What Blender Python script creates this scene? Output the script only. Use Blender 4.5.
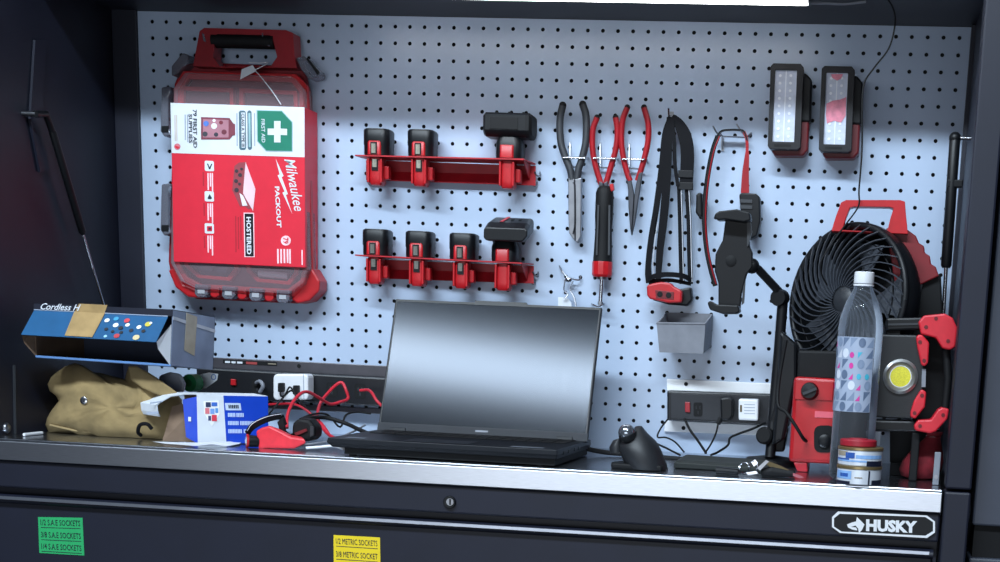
import bpy, math, random
from mathutils import Vector, Matrix
random.seed(7)
for o in list(bpy.data.objects): bpy.data.objects.remove(o)
SC = bpy.context.scene
COL = SC.collection

# ------------------------------------------------------------------ camera
# world: X right along the pegboard, Y into the pegboard (board face at Y=0), Z up; origin = top left hole
PITCH, YAW, ROLL = -0.20896, -0.11765, 0.04432
CPOS = Vector((1.2481, -2.56118, -0.49429))
FPX, PCX, PCY = 1468.49, 670.0, 650.0
_F = Vector((math.sin(YAW)*math.cos(PITCH), math.cos(YAW)*math.cos(PITCH), math.sin(PITCH)))
_R0 = Vector((math.cos(YAW), -math.sin(YAW), 0)); _U0 = _R0.cross(_F)
_R = math.cos(ROLL)*_R0 + math.sin(ROLL)*_U0
_U = -math.sin(ROLL)*_R0 + math.cos(ROLL)*_U0
cd = bpy.data.cameras.new('camera'); cam = bpy.data.objects.new('camera', cd); COL.objects.link(cam)
cd.sensor_fit = 'HORIZONTAL'; cd.sensor_width = 36.0; cd.lens = FPX/1000*36
cd.shift_x = (500-PCX)/1000; cd.shift_y = (PCY-281)/1000
cd.clip_start = 0.05; cd.clip_end = 50
M4 = Matrix.Identity(4)
for i in range(3):
    M4[i][0] = _R[i]; M4[i][1] = _U[i]; M4[i][2] = -_F[i]; M4[i][3] = CPOS[i]
cam.matrix_world = M4
SC.camera = cam

# ------------------------------------------------------------------ world, room light, exposure
w = bpy.data.worlds.new('world'); SC.world = w; w.use_nodes = True
w.node_tree.nodes['Background'].inputs[0].default_value = (0.36, 0.46, 0.72, 1)
w.node_tree.nodes['Background'].inputs[1].default_value = 0.07
def area(name, loc, target, sx, sy, power, col):
    d = bpy.data.lights.new(name, 'AREA'); d.shape = 'RECTANGLE'; d.size = sx; d.size_y = sy
    d.energy = power; d.color = col
    o = bpy.data.objects.new(name, d); COL.objects.link(o); o.location = loc
    o.rotation_euler = (Vector(target)-Vector(loc)).to_track_quat('-Z', 'Y').to_euler()
    return o
# long ceiling tube lamp of the garage, in front of the bench
area('ceiling_tube_light', (0.35, -2.25, 1.36), (0.7, 0, -0.35), 2.6, 0.16, 140, (0.76, 0.89, 1.0))
# unseen fill light added far behind the viewer to brighten the steel edge
area('steel_edge_fill', (0.6, -5.2, -0.9), (0.6, 0, -0.9), 3.2, 1.3, 44, (0.86, 0.93, 1.0))
SC.view_settings.view_transform = 'Standard'; SC.view_settings.look = 'None'
SC.view_settings.gamma = 1.0; SC.view_settings.use_curve_mapping = False
SC.view_settings.exposure = 0.0

# ------------------------------------------------------------------ pixel -> place helpers
def ray(x, y): return _F + _R*((x-PCX)/FPX) - _U*((y-PCY)/FPX)
def W(x, y, Y):
    d = ray(x, y); return CPOS + d*((Y-CPOS.y)/d.y)
def WZ(x, y, Z):
    d = ray(x, y); return CPOS + d*((Z-CPOS.z)/d.z)
def WX(x, y, X):
    d = ray(x, y); return CPOS + d*((X-CPOS.x)/d.x)
ZT = -0.688      # worktop surface
YF = -0.44       # worktop front

# ------------------------------------------------------------------ materials
def lin(c):
    return tuple((v/12.92 if v <= .04045 else ((v+.055)/1.055)**2.4) for v in c)
MATS = {}
def mat(name, rgb, rough=.5, metal=0, var=.06, scale=40, emit=0, coat=0, bump=0, spec=.5, stretch=None):
    if name in MATS: return MATS[name]
    m = bpy.data.materials.new(name); m.use_nodes = True; MATS[name] = m
    nt = m.node_tree; b = nt.nodes['Principled BSDF']; c = lin([v/255 for v in rgb])
    b.inputs['Roughness'].default_value = rough; b.inputs['Metallic'].default_value = metal
    b.inputs['Coat Weight'].default_value = coat; b.inputs['Specular IOR Level'].default_value = spec
    tc = nt.nodes.new('ShaderNodeTexCoord'); n = nt.nodes.new('ShaderNodeTexNoise')
    n.inputs['Scale'].default_value = scale; n.inputs['Detail'].default_value = 4
    if stretch:
        mp = nt.nodes.new('ShaderNodeMapping'); mp.inputs['Scale'].default_value = stretch
        nt.links.new(tc.outputs['Object'], mp.inputs[0]); nt.links.new(mp.outputs[0], n.inputs['Vector'])
    else: nt.links.new(tc.outputs['Object'], n.inputs['Vector'])
    r = nt.nodes.new('ShaderNodeValToRGB')
    r.color_ramp.elements[0].position = .3; r.color_ramp.elements[1].position = .7
    r.color_ramp.elements[0].color = tuple(v*(1-var*2) for v in c)+(1,)
    r.color_ramp.elements[1].color = tuple(min(1, v*(1+var*2)) for v in c)+(1,)
    nt.links.new(n.outputs['Fac'], r.inputs[0]); nt.links.new(r.outputs[0], b.inputs['Base Color'])
    if bump:
        bp = nt.nodes.new('ShaderNodeBump'); bp.inputs['Strength'].default_value = bump; bp.inputs['Distance'].default_value = .002
        nt.links.new(n.outputs['Fac'], bp.inputs['Height']); nt.links.new(bp.outputs[0], b.inputs['Normal'])
    if emit:
        nt.links.new(r.outputs[0], b.inputs['Emission Color']); b.inputs['Emission Strength'].default_value = emit
    return m
def clear(name, rgb, alpha, rough=.08, gloss=1.0):
    """clear moulded plastic: tinted transparent body with a fresnel gloss on top"""
    if name in MATS: return MATS[name]
    m = bpy.data.materials.new(name); m.use_nodes = True; MATS[name] = m
    nt = m.node_tree; out = nt.nodes['Material Output']; b = nt.nodes['Principled BSDF']
    c = lin([v/255 for v in rgb])+(1,)
    b.inputs['Base Color'].default_value = c; b.inputs['Roughness'].default_value = rough
    t = nt.nodes.new('ShaderNodeBsdfTransparent'); t.inputs[0].default_value = (0.93, 0.94, 0.97, 1)
    fr = nt.nodes.new('ShaderNodeFresnel'); fr.inputs[0].default_value = 1.45
    ad = nt.nodes.new('ShaderNodeMath'); ad.operation = 'ADD'; ad.use_clamp = True
    ad.inputs[1].default_value = alpha
    nt.links.new(fr.outputs[0], ad.inputs[0])
    mx = nt.nodes.new('ShaderNodeMixShader')
    nt.links.new(ad.outputs[0], mx.inputs[0]); nt.links.new(t.outputs[0], mx.inputs[1]); nt.links.new(b.outputs[0], mx.inputs[2])
    nt.links.new(mx.outputs[0], out.inputs[0])
    return m

RED = mat('red_plastic', (178, 18, 28), .4)
DRED = mat('dark_red_plastic', (104, 16, 26), .45)
REDM = mat('red_powder_coat', (172, 26, 38), .45)
BLK = mat('black_plastic', (14, 16, 20), .42, spec=.32)
BLK2 = mat('matte_black_rubber', (13, 14, 17), .65, spec=.3)
GRY = mat('grey_plastic', (128, 132, 142), .55)
DGRY = mat('charcoal_plastic', (46, 49, 54), .45)
CHR = mat('bright_steel', (200, 203, 210), .22, 1, .03)
STL = mat('tool_steel', (150, 152, 158), .36, 1, .08)
DSTL = mat('dark_steel', (82, 84, 90), .38, 1, .08)
WHT = mat('white_card', (216, 222, 230), .6, var=.02)
WPL = mat('white_plastic', (225, 227, 232), .35, var=.02)
CARD = mat('red_card', (216, 34, 56), .42, var=.02)
GRN = mat('green_print', (18, 120, 96), .45, var=.03)
NAVY = mat('cabinet_enamel', (17, 21, 38), .52, var=.05, scale=15)
INK = mat('dark_ink', (30, 36, 52), .5)
BLU = mat('blue_print', (16, 66, 190), .4, var=.03)
TAPE = mat('brown_parcel_tape', (168, 140, 96), .3, var=.08)
KRAFT = mat('kraft_board', (120, 98, 80), .8)

# ------------------------------------------------------------------ mesh builder
class MB:
    def __init__(s): s.v = []; s.f = []
    def add(s, vs, fs):
        k = len(s.v); s.v += [Vector(p) for p in vs]; s.f += [[i+k for i in f] for f in fs]; return s
    def prism(s, front, ext):
        n = len(front); ext = Vector(ext)
        return s.add(list(front)+[Vector(p)+ext for p in front],
              [list(range(n)), list(range(2*n-1, n-1, -1))]+[[i, i+n, (i+1) % n+n, (i+1) % n] for i in range(n)])
    def pp(s, px, Yf, depth):        # outline read in pixels on the plane Y=Yf, thick in +Y
        return s.prism([W(x, y, Yf) for x, y in px], (0, depth, 0))
    def ring(s, outer, inner, ext):  # frame with a hole, equal point counts
        n = len(outer); e = Vector(ext)
        vs = list(outer)+list(inner)+[Vector(p)+e for p in outer]+[Vector(p)+e for p in inner]
        fs = []
        for i in range(n):
            j = (i+1) % n
            fs += [[i, j, n+j, n+i], [2*n+j, 2*n+i, 3*n+i, 3*n+j], [j, i, 2*n+i, 2*n+j], [n+i, n+j, 3*n+j, 3*n+i]]
        return s.add(vs, fs)
    def pring(s, outer, inner, Yf, depth):
        return s.ring([W(x, y, Yf) for x, y in outer], [W(x, y, Yf) for x, y in inner], (0, depth, 0))
    def box(s, a, b):
        x0, y0, z0 = a; x1, y1, z1 = b
        return s.add([(x0,y0,z0),(x1,y0,z0),(x1,y1,z0),(x0,y1,z0),(x0,y0,z1),(x1,y0,z1),(x1,y1,z1),(x0,y1,z1)],
              [[0,3,2,1],[4,5,6,7],[0,1,5,4],[1,2,6,5],[2,3,7,6],[3,0,4,7]])
    def obox(s, c, ax, half):        # box with own axes
        c = Vector(c); ax = [Vector(a).normalized()*h for a, h in zip(ax, half)]
        vs = [c+ax[0]*i+ax[1]*j+ax[2]*k for k in (-1,1) for j in (-1,1) for i in (-1,1)]
        return s.add(vs, [[0,2,3,1],[4,5,7,6],[0,1,5,4],[1,3,7,5],[3,2,6,7],[2,0,4,6]])
    def tube(s, pts, r, seg=8, smooth=0, rr=None):
        pts = [Vector(p) for p in pts]
        if smooth: pts = spline(pts, smooth)
        n = len(pts); rs = [r]*n if rr is None else [rr[0]+(rr[1]-rr[0])*i/(n-1) for i in range(n)]
        t = (pts[1]-pts[0]).normalized(); up = Vector((0,0,1)) if abs(t.z) < .9 else Vector((1,0,0))
        nrm = (up-t*up.dot(t)).normalized(); vs = []; fs = []
        for i, p in enumerate(pts):
            t = (pts[min(i+1,n-1)]-pts[max(i-1,0)]).normalized()
            nrm = (nrm-t*nrm.dot(t)).normalized(); bn = t.cross(nrm)
            vs += [p+(nrm*math.cos(2*math.pi*k/seg)+bn*math.sin(2*math.pi*k/seg))*rs[i] for k in range(seg)]
        for i in range(n-1):
            for k in range(seg):
                a = i*seg+k; b = i*seg+(k+1) % seg
                fs.append([a, b, b+seg, a+seg])
        fs.append(list(range(seg-1, -1, -1))); fs.append(list(range((n-1)*seg, n*seg)))
        return s.add(vs, fs)
    def ribbon(s, pts, width, thick, side=(1,0,0), smooth=4):   # flat strap along a path
        pts = spline([Vector(p) for p in pts], smooth) if smooth else [Vector(p) for p in pts]
        n = len(pts); vs = []; fs = []; side = Vector(side)
        for i, p in enumerate(pts):
            t = (pts[min(i+1,n-1)]-pts[max(i-1,0)]).normalized()
            sd = (side-t*side.dot(t)).normalized(); nn = t.cross(sd)
            wd = width(i/(n-1)) if callable(width) else width
            for a, b in ((-1,-1),(1,-1),(1,1),(-1,1)): vs.append(p+sd*(a*wd/2)+nn*(b*thick/2))
        for i in range(n-1):
            for k in range(4):
                a = i*4+k; b = i*4+(k+1) % 4; fs.append([a, b, b+4, a+4])
        fs += [[3,2,1,0], [4*n-4,4*n-3,4*n-2,4*n-1]]
        return s.add(vs, fs)
    def lathe(s, prof, org, axis=(0,0,1), seg=24, caps=True):   # prof: (radius, distance along axis)
        ax = Vector(axis).normalized(); org = Vector(org)
        a = ax.orthogonal().normalized(); b = ax.cross(a); vs = []; fs = []; n = len(prof)
        for r, h in prof:
            vs += [org+ax*h+(a*math.cos(2*math.pi*k/seg)+b*math.sin(2*math.pi*k/seg))*r for k in range(seg)]
        for i in range(n-1):
            for k in range(seg):
                p = i*seg+k; q = i*seg+(k+1) % seg; fs.append([p, q, q+seg, p+seg])
        if caps: fs.append(list(range(seg-1, -1, -1))); fs.append(list(range((n-1)*seg, n*seg)))
        return s.add(vs, fs)
    def ball(s, c, r, seg=20, sc=(1,1,1)):
        c = Vector(c); vs = []; fs = []; R = seg//2
        for i in range(R+1):
            th = math.pi*i/R
            for k in range(seg):
                ph = 2*math.pi*k/seg
                vs.append(c+Vector((r*math.sin(th)*math.cos(ph)*sc[0], r*math.sin(th)*math.sin(ph)*sc[1], r*math.cos(th)*sc[2])))
        for i in range(R):
            for k in range(seg):
                p = i*seg+k; q = i*seg+(k+1) % seg; fs.append([p+seg, q+seg, q, p])
        return s.add(vs, fs)
    def loft(s, rings, cap=True):
        n = len(rings[0]); vs = [p for r in rings for p in r]; fs = []
        for i in range(len(rings)-1):
            for k in range(n):
                p = i*n+k; q = i*n+(k+1) % n; fs.append([p, q, q+n, p+n])
        if cap: fs.append(list(range(n-1,-1,-1))); fs.append(list(range((len(rings)-1)*n, len(rings)*n)))
        return s.add(vs, fs)
def spline(p, k):
    out = []
    q = [p[0]*2-p[1]]+p+[p[-1]*2-p[-2]]
    for i in range(1, len(q)-2):
        a, b, c, d = q[i-1:i+3]
        for j in range(k):
            t = j/k
            out.append(.5*((2*b)+(c-a)*t+(2*a-5*b+4*c-d)*t*t+(3*b-a-3*c+d)*t**3))
    return out+[p[-1]]
def pxs(lst, Y): return [W(x, y, Y) for x, y in lst]
def path3(lst): return [W(x, y, Y) for x, y, Y in lst]

def root_of(o):
    while o.parent: o = o.parent
    return o
def obj(name, mb, m, parent=None, smooth=None, bevel=0, base=None):
    org = root_of(parent).location.copy() if parent else (Vector(base) if base is not None else
          Vector((sum(v.x for v in mb.v)/len(mb.v), sum(v.y for v in mb.v)/len(mb.v), min(v.z for v in mb.v))))
    me = bpy.data.meshes.new(name)
    me.from_pydata([tuple(v-org) for v in mb.v], [], mb.f)
    import bmesh
    bm = bmesh.new(); bm.from_mesh(me); bmesh.ops.recalc_face_normals(bm, faces=bm.faces); bm.to_mesh(me); bm.free()
    me.materials.append(m)
    if smooth:
        for p in me.polygons: p.use_smooth = True
        me.set_sharp_from_angle(angle=math.radians(smooth))
    o = bpy.data.objects.new(name, me); COL.objects.link(o)
    if parent: o.parent = parent
    else: o.location = org
    if bevel:
        b = o.modifiers.new('bevel', 'BEVEL'); b.width = bevel; b.segments = 2; b.limit_method = 'ANGLE'; b.angle_limit = math.radians(40)
    return o
def tag(o, label, cat, group=None, kind=None):
    if label: o['label'] = label
    if cat: o['category'] = cat
    if group: o['group'] = group
    if kind: o['kind'] = kind
    return o
def thing(name, label, cat, loc, group=None):
    o = bpy.data.objects.new(name, None); COL.objects.link(o); o.location = loc; o.empty_display_size = .02
    return tag(o, label, cat, group)
def struct(name, mb, m, label, parent=None, **k):
    o = obj(name, mb, m, parent, **k)
    if not parent: o['kind'] = 'structure'; o['label'] = label; o['category'] = name.split('_')[0]
    return o
_font_tmp = []
def lettering(s, o, u, v, m, parent, name='lettering', shear=0, bold=0, off=None):
    """flat print: the word's box is laid on the parallelogram o, o+u, o+v"""
    c = bpy.data.curves.new('t', 'FONT'); c.body = s; c.resolution_u = 2; c.shear = shear; c.offset = bold
    t = bpy.data.objects.new('t', c); COL.objects.link(t)
    dg = bpy.context.evaluated_depsgraph_get(); dg.update()
    me = bpy.data.meshes.new_from_object(t.evaluated_get(dg)); 
    bpy.data.objects.remove(t); bpy.data.curves.remove(c)
    xs = [p.co.x for p in me.vertices]; ys = [p.co.y for p in me.vertices]
    x0, x1, y0, y1 = min(xs), max(xs), min(ys), max(ys)
    u = Vector(u); v = Vector(v); nrm = u.cross(v).normalized()
    if nrm.dot(CPOS-Vector(o)) < 0: nrm = -nrm
    mb = MB(); mb.add([Vector(o)+u*((a-x0)/(x1-x0))+v*((b-y0)/(y1-y0))+nrm*(off or .0005) for a, b in zip(xs, ys)],
                      [list(p.vertices) for p in me.polygons])
    bpy.data.meshes.remove(me)
    return obj(name, mb, m, parent)
def ptext(s, a, b, up, Y, m, parent, **k):    # a,b: pixel ends of the base line, up: pixel vector of glyph height
    o = W(a[0], a[1], Y); return lettering(s, o, W(b[0], b[1], Y)-o, W(a[0]+up[0], a[1]+up[1], Y)-o, m, parent, **k)
def flat(px, Y, m, parent, name, t=.0004): return obj(name, MB().pp(px, Y-t, t*.9), m, parent)
def uvpoly(q, pts):            # q = (origin, u, v) of a face
    return [q[0]+q[1]*a+q[2]*b for a, b in pts]
def circ(cx, cy, rx, ry=None, n=16): return [(cx+rx*math.cos(2*math.pi*k/n), cy+(ry or rx)*math.sin(2*math.pi*k/n)) for k in range(n)]
def copy_tree(o, parent=None):
    c = o.copy(); COL.objects.link(c); c.parent = parent
    for ch in list(o.children): copy_tree(ch, c)
    return c

# ================================================================== SETTING
PX, PZ = 0.0254, 0.0254*1.04567
BX0, BX1, BZ1, BZ0 = -0.027, 1.395, 0.0165, ZT-.003
# back wall: perforated steel pegboard with real holes
ENAM = mat('white_powder_coat', (172, 188, 211), .27, var=.025, scale=6)
pb = MB(); NC, NR, HR = 55, 25, .0034
def cell(cx, cz):
    out = [(1,0),(1,1),(0,1),(-1,1),(-1,0),(-1,-1),(0,-1),(1,-1)]
    vs = [(cx+a*PX/2, 0, cz+b*PZ/2) for a, b in out]
    an = [math.pi/4*k for k in range(8)]
    vs += [(cx+HR*math.cos(t), 0, cz+HR*math.sin(t)) for t in an]
    vs += [(cx+HR*math.cos(t), .0016, cz+HR*math.sin(t)) for t in an]
    fs = []
    for k in range(8):
        j = (k+1) % 8; fs += [[k, k+8, j+8, j], [k+8, k+16, j+16, j+8]]
    pb.add(vs, fs)
for r in range(NR):
    for c in range(NC): cell(c*PX, -r*PZ)
gx0, gx1, gz1, gz0 = -PX/2, (NC-.5)*PX, PZ/2, -(NR-.5)*PZ
for a, b in (((BX0, BZ0), (gx0, BZ1)), ((gx1, BZ0), (BX1, BZ1)), ((gx0, gz1), (gx1, BZ1)), ((gx0, BZ0), (gx1, gz0))):
    pb.add([(a[0],0,a[1]), (b[0],0,a[1]), (b[0],0,b[1]), (a[0],0,b[1])], [[0,1,2,3]])
import bmesh
o = struct('wall_back', pb, ENAM, 'white perforated steel pegboard behind the tools', base=(0.7, 0, ZT))
bk = obj('backing_sheet', MB().box((BX0, .012, BZ0), (BX1, .016, BZ1)), BLK2, o)
# side walls, ceiling of the hutch
LX = -.072
mb = MB().box((LX-.02, -.425, ZT-.0), (LX, .016, .20))
lw = struct('wall_left', mb, NAVY, 'dark navy steel side wall of the hutch behind the gas strut')
obj('corner_flange', MB().box((LX+.0005, -.006, ZT), (BX0+.001, .004, .20)), NAVY, lw, bevel=.0015)
a = WX(14, 365, LX+.001); b = WX(15, 434, LX+.001)
obj('wall_seam', MB().tube([a, b], .0025, 6), DGRY, lw)
obj('carriage_bolt', MB().lathe([(.0, .006), (.006, .005), (.0085, .002), (.0085, 0)][::-1], WX(6, 428, LX), (1, 0, 0), 14, False), STL, lw, smooth=50)
rw = struct('wall_right', MB().box((BX1, -.405, ZT), (BX1+.02, .016, .20)), NAVY, 'dark steel side wall of the hutch beside the work light')
obj('corner_flange', MB().box((BX1-.006, -.02, ZT), (BX1, -.0005, .016)), NAVY, rw)
PX0 = 1.380
post = struct('trim_1', MB().box((PX0, -.452, ZT+.003), (PX0+.036, -.405, .25)), NAVY, 'upright dark steel corner post at the right end of the bench', bevel=.003)
post2 = struct('trim_2', MB().box((PX0, -.452, -1.64), (PX0+.036, -.40, ZT-.001)), NAVY, 'lower corner post of the tool chest below the steel worktop edge', bevel=.003)
CONC = mat('garage_concrete', (96, 96, 98), .8, var=.12, scale=3)
struct('floor', MB().box((-2.6, -5.6, -1.66), (4.2, .4, -1.64)), CONC, 'grey concrete garage floor in front of the tool chest')
struct('wall_room', MB().box((-2.6, .06, -1.64), (4.2, .10, 1.9)), mat('painted_plasterboard', (150, 154, 162), .8, var=.04, scale=4), 'pale painted garage wall behind the bench')
# hutch roof, with a folded lip at the front
mb = MB().box((LX, -.25, BZ1+.0005), (BX1+.02, .016, BZ1+.03))
cl = struct('ceiling', mb, NAVY, 'dark underside of the hutch roof above the pegboard')
obj('front_lip', MB().box((LX, -.256, BZ1-.006), (BX1, -.25, BZ1+.03)), NAVY, cl)

# steel worktop
STEEL = mat('brushed_stainless', (186, 190, 198), .30, 1, .05, 30, stretch=(2, 60, 60))
STEELT = mat('polished_stainless', (176, 180, 188), .22, 1, .05, 30, stretch=(2, 60, 60))
wt = thing('steel_worktop', 'brushed stainless steel worktop with a folded front edge', 'worktop', (.68, -.22, ZT-.033))
obj('top_sheet', MB().box((LX-.02, YF, ZT-.004), (1.377, .01, ZT)), STEELT, wt, bevel=.0015)
obj('front_edge', MB().box((LX-.02, YF, ZT-.033), (1.377, YF+.012, ZT-.0042)), STEEL, wt, bevel=.0012)

# tool chest below
tc = thing('tool_chest', 'dark steel tool chest under the worktop with a lock and drawers', 'tool chest', (.68, -.2, -1.64))
CHX0, CHX1 = LX-.018, 1.377
obj('body', MB().box((CHX0, YF+.03, -1.64), (CHX1, .0, ZT-.034)), NAVY, tc)
obj('top_rail', MB().box((CHX0, YF+.006, ZT-.076), (CHX1, YF+.03, ZT-.034)), NAVY, tc, bevel=.003)
zl = ZT-.094
LIP = mat('handle_trim', (176, 182, 194), .3, .9, .04)
for zz, h in ((zl, .13), (zl-.150, .13), (zl-.300, .25), (zl-.57, .27)):
    d = obj('drawer', MB().box((CHX0+.006, YF+.008, zz-h), (CHX1-.006, YF+.03, zz-.004)), NAVY, tc, bevel=.003)
    n = 10
    prof = [(YF+.010-.012*math.sin(math.pi*k/n), zz+.007*math.cos(math.pi*k/n)) for k in range(n+1)]
    obj('pull_lip', MB().prism([(CHX0+.006, y, z) for y, z in prof], (CHX1-CHX0-.012, 0, 0)), LIP if False else NAVY, d, smooth=40)
    obj('lip_trim', MB().box((CHX0+.006, YF-.0035, zz+.0005), (CHX1-.012, YF+.0005, zz+.0050)), LIP, d)
lk = obj('lock', MB().lathe([(.0095, 0), (.0095, .004), (.0085, .005)], W(450, 502, YF+.006), (0, -1, 0), 20), BLK, tc, smooth=40)
obj('keyhole_face', MB().lathe([(.0055, 0), (.0055, .0008)], W(450, 502, YF+.001), (0, -1, 0), 16), STL, lk)
obj('key_slot', MB().pp([(449.2, 499), (450.8, 499), (450.8, 505), (449.2, 505)], YF-.0003, .0004), BLK2, lk)
# maker's badge
YB = YF+.0055
oc = [(838,511.5),(927,515.5),(935,521.5),(935,532.5),(927,538),(840,533),(832,527),(832,517)]
cxm, cym = 883.5, 524.7
inn = [(cxm+(x-cxm)*.962, cym+(y-cym)*.83) for x, y in oc]
bg = obj('maker_badge', MB().pp(oc, YB-.003, .003), BLK, tc)
bg['label'] = 'black badge with a white octagonal border'
obj('badge_border', MB().pring(oc, inn, YB-.0036, .0006), WPL, bg)
ptext('HUSKY', (866,531.2), (917,533.2), (.2,-12.2), YB-.003, WPL, bg, bold=.055)
dog = [(847,524.5),(852,522.5),(856,521.5),(857,517),(860,520),(864.5,524.5),(862,530),(859,533),(858,528.5),(855.5,525.5),(851,527),(856,527.5),(857.5,530.5),(852,529.5),(848,527.5)]
obj('dog_head_logo', MB().pp(dog, YB-.0036, .0006), WPL, bg)
# socket labels stuck on the drawer
def socket_label(q, colr, rows, m):
    YD = YF+.008
    l = obj('socket_label', MB().pp(q, YD-.0006, .0005), m, tc); l['label'] = colr+' printed socket label on the drawer'
    (x0,y0),(x1,y1),(x2,y2),(x3,y3) = q
    for s, t in rows:
        a = (x0+(x3-x0)*t+2.5, y0+(y3-y0)*t); b = (x1+(x2-x1)*t-2.5, y1+(y2-y1)*t)
        ptext(s, a, b, (-.3,-5.6), YD-.0007, INK, l)
        obj('rule', MB().pp([(a[0],a[1]+2.2),(b[0],b[1]+2.2),(b[0],b[1]+2.8),(a[0],a[1]+2.8)], YD-.0009, .0003), INK, l)
socket_label([(38,517),(82.4,517.8),(84.3,555.5),(39.3,553)], 'green', [('1/2 S.A.E SOCKETS', .22), ('3/8 S.A.E SOCKETS', .56), ('1/4 S.A.E SOCKETS', .88)], mat('green_label', (42, 168, 100), .45, var=.02))
socket_label([(333.5,535),(380,537.5),(380.5,574),(333.8,571)], 'yellow', [('1/2 METRIC SOCKETS', .24), ('3/8 METRIC SOCKET', .60), ('1/4 METRIC SOCKET', .95)], mat('yellow_label', (236, 208, 30), .45, var=.02))

# grey steel cabinet standing beside the bench on the right
GBL = mat('blue_grey_steel', (60, 65, 78), .45, var=.05, scale=12)
cab = struct('cabinet_outer', MB().box((1.424, -.42, -.738), (1.8, 0, .35)), GBL, 'blue grey steel cabinet side standing beyond the right corner post', bevel=.003)
obj('plinth', MB().box((1.424, -.42, -1.64), (1.8, 0, -.785)), GBL, cab, bevel=.003)
obj('black_band', MB().box((1.428, -.41, -.786), (1.8, 0, -.737)), BLK2, cab)  # matte black band between cabinet and plinth

# LED bar under the hutch roof
A = W(310, 3, -.20); B = W(808, 5, -.20)
lt = thing('led_bar_light', 'bright white LED bar light fixed under the hutch roof', 'light', ((A.x+B.x)/2, -.2, BZ1))
zb = (A.z+B.z)/2+.007
obj('housing', MB().box((A.x-.002, -.222, zb+.007), (B.x+.002, -.178, BZ1)), DGRY, lt, bevel=.002)
LEDM = mat('led_diffuser', (255, 255, 255), .5, emit=9, var=0)
obj('diffuser', MB().box((A.x, -.216, zb), (B.x, -.184, zb+.0075)), LEDM, lt, bevel=.002)
obj('end_cap', MB().box((B.x, -.217, zb-.0005), (B.x+.004, -.183, zb+.008)), DGRY, lt)
obj('power_lead', MB().tube(path3([(809,3,-.2),(825,3.2,-.19),(845,4,-.19),(866,1.5,-.19)]) , .0022, 6, 4), GRY, lt, smooth=60)
cb = obj('hanging_wire', MB().tube(path3([(884,-6,-.20),(893,8,-.2),(895,24,-.2),(889,48,-.2),(874,68,-.2),(864,84,-.2),(862,110,-.2),(862,150,-.2),(859,190,-.21),(858.5,206,-.24),(846,224,-.28),(832,243,-.3),(821,262,-.31),(822,275,-.305),(827,285,-.29)]), .0013, 6, 6), BLK2, smooth=60)
tag(cb, 'thin black wire hanging from the hutch roof down to the fan', 'wire')
# gas struts
def strut(name, lab, top, mid, bot, r):
    t = thing(name, lab, 'gas strut', bot)
    d = (mid-top).normalized()
    obj('cylinder', MB().lathe([(r*.75, 0), (r, .004), (r, (mid-top).length-.004), (r*.7, (mid-top).length)], top, d, 16), BLK, t, smooth=40)
    obj('rod', MB().tube([mid, bot], r*.36, 10), CHR, t, smooth=60)
    return t
XL = LX+.022
top, mid, bot = WX(52,130,XL), WX(83,234,XL), WX(104,306,XL)
s1 = strut('gas_strut', 'black gas strut with bright rod on the dark left wall', top, mid, bot, .0062)
obj('end_fitting', MB().tube([WX(35,114,XL), WX(46,114,XL), WX(52,131,XL)], .0055, 10), BLK, s1, smooth=50)
obj('ball_stud', MB().tube([WX(36,114,XL), WX(36,114,XL)+Vector((-.022,0,0))], .004, 8), STL, s1, smooth=50)
obj('foot_stud', MB().tube([bot, bot+Vector((-.022,0,0))], .004, 8), STL, s1, smooth=50)
obj('arm_bracket', MB().prism([WX(33,40,LX+.001), WX(44,40,LX+.001), WX(40,118,LX+.001), WX(47,170,LX+.001), WX(38,172,LX+.001), WX(28,120,LX+.001)], (.004,0,0)), NAVY, s1)
YR = -.13
top, mid, bot = W(955,138,YR), W(946,268,YR), W(942.5,330,YR)
s2 = strut('gas_strut', 'black gas strut beside the right corner post', top, mid, bot, .0085)
obj('end_fitting', MB().ball(top, .0095, 14), BLK, s2, smooth=60)
obj('ball_stud', MB().tube([top, Vector((BX1, top.y, top.z))], .0035, 8), CHR, s2, smooth=50)
obj('clip', MB().obox(W(955,184,YR), ((1,0,0),(0,1,0),(0,0,1)), (.012,.008,.006)), BLK, s2, bevel=.002)
obj('foot_stud', MB().tube([bot, Vector((BX1, bot.y, bot.z))], .0035, 8), STL, s2)

# ================================================================== THINGS ON THE PEGBOARD
# ---- clear lidded first aid case with cardboard sleeve
fa = thing('first_aid_case', 'red first aid case with clear lid and cardboard sleeve hanging on the pegboard', 'first aid case', W(245, 300, -.03))
CLR = clear('clear_polycarbonate', (200, 176, 186), .20)
SMK = clear('smoky_polycarbonate', (138, 142, 156), .42, .15)
body = obj('tray', MB().pp([(174,84),(181,66),(194,62),(302,66),(306,78),(310,96),(315,268),(317,284),(310,298),(296,303.5),(196,299),(182,292),(172,280),(168,262)], -.016, .012), mat('tray_red', (140, 22, 36), .4), fa, bevel=.003)
inner = obj('tray_rim', MB().pring([(175,84),(183,71),(296,74),(307,86),(313,270),(309,286),(293,297),(196,292),(181,284),(172,264)],
     [(181,90),(188,79),(291,82),(299,92),(304,266),(300,280),(288,289),(200,284),(187,277),(179,262)], -.042, .011), RED, fa, bevel=.001)
lid = obj('clear_lid', MB().pp([(173,88),(184,72),(291,76),(303,90),(308,270),(303,284),(288,294),(196,289),(180,281),(170,263)], -.060, .043), CLR, fa, bevel=.004)
handle = obj('handle', MB().pring([(193,66),(196,50),(199.5,31),(204,27.8),(286,30),(293,33),(294.5,55),(296,68)],
     [(221,68),(213,57),(214.5,40),(217,34),(270,35.2),(273.5,42),(277,57),(270,67)], -.045, .032), mat('handle_red', (146, 20, 32), .4), fa, bevel=.004)
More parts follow.
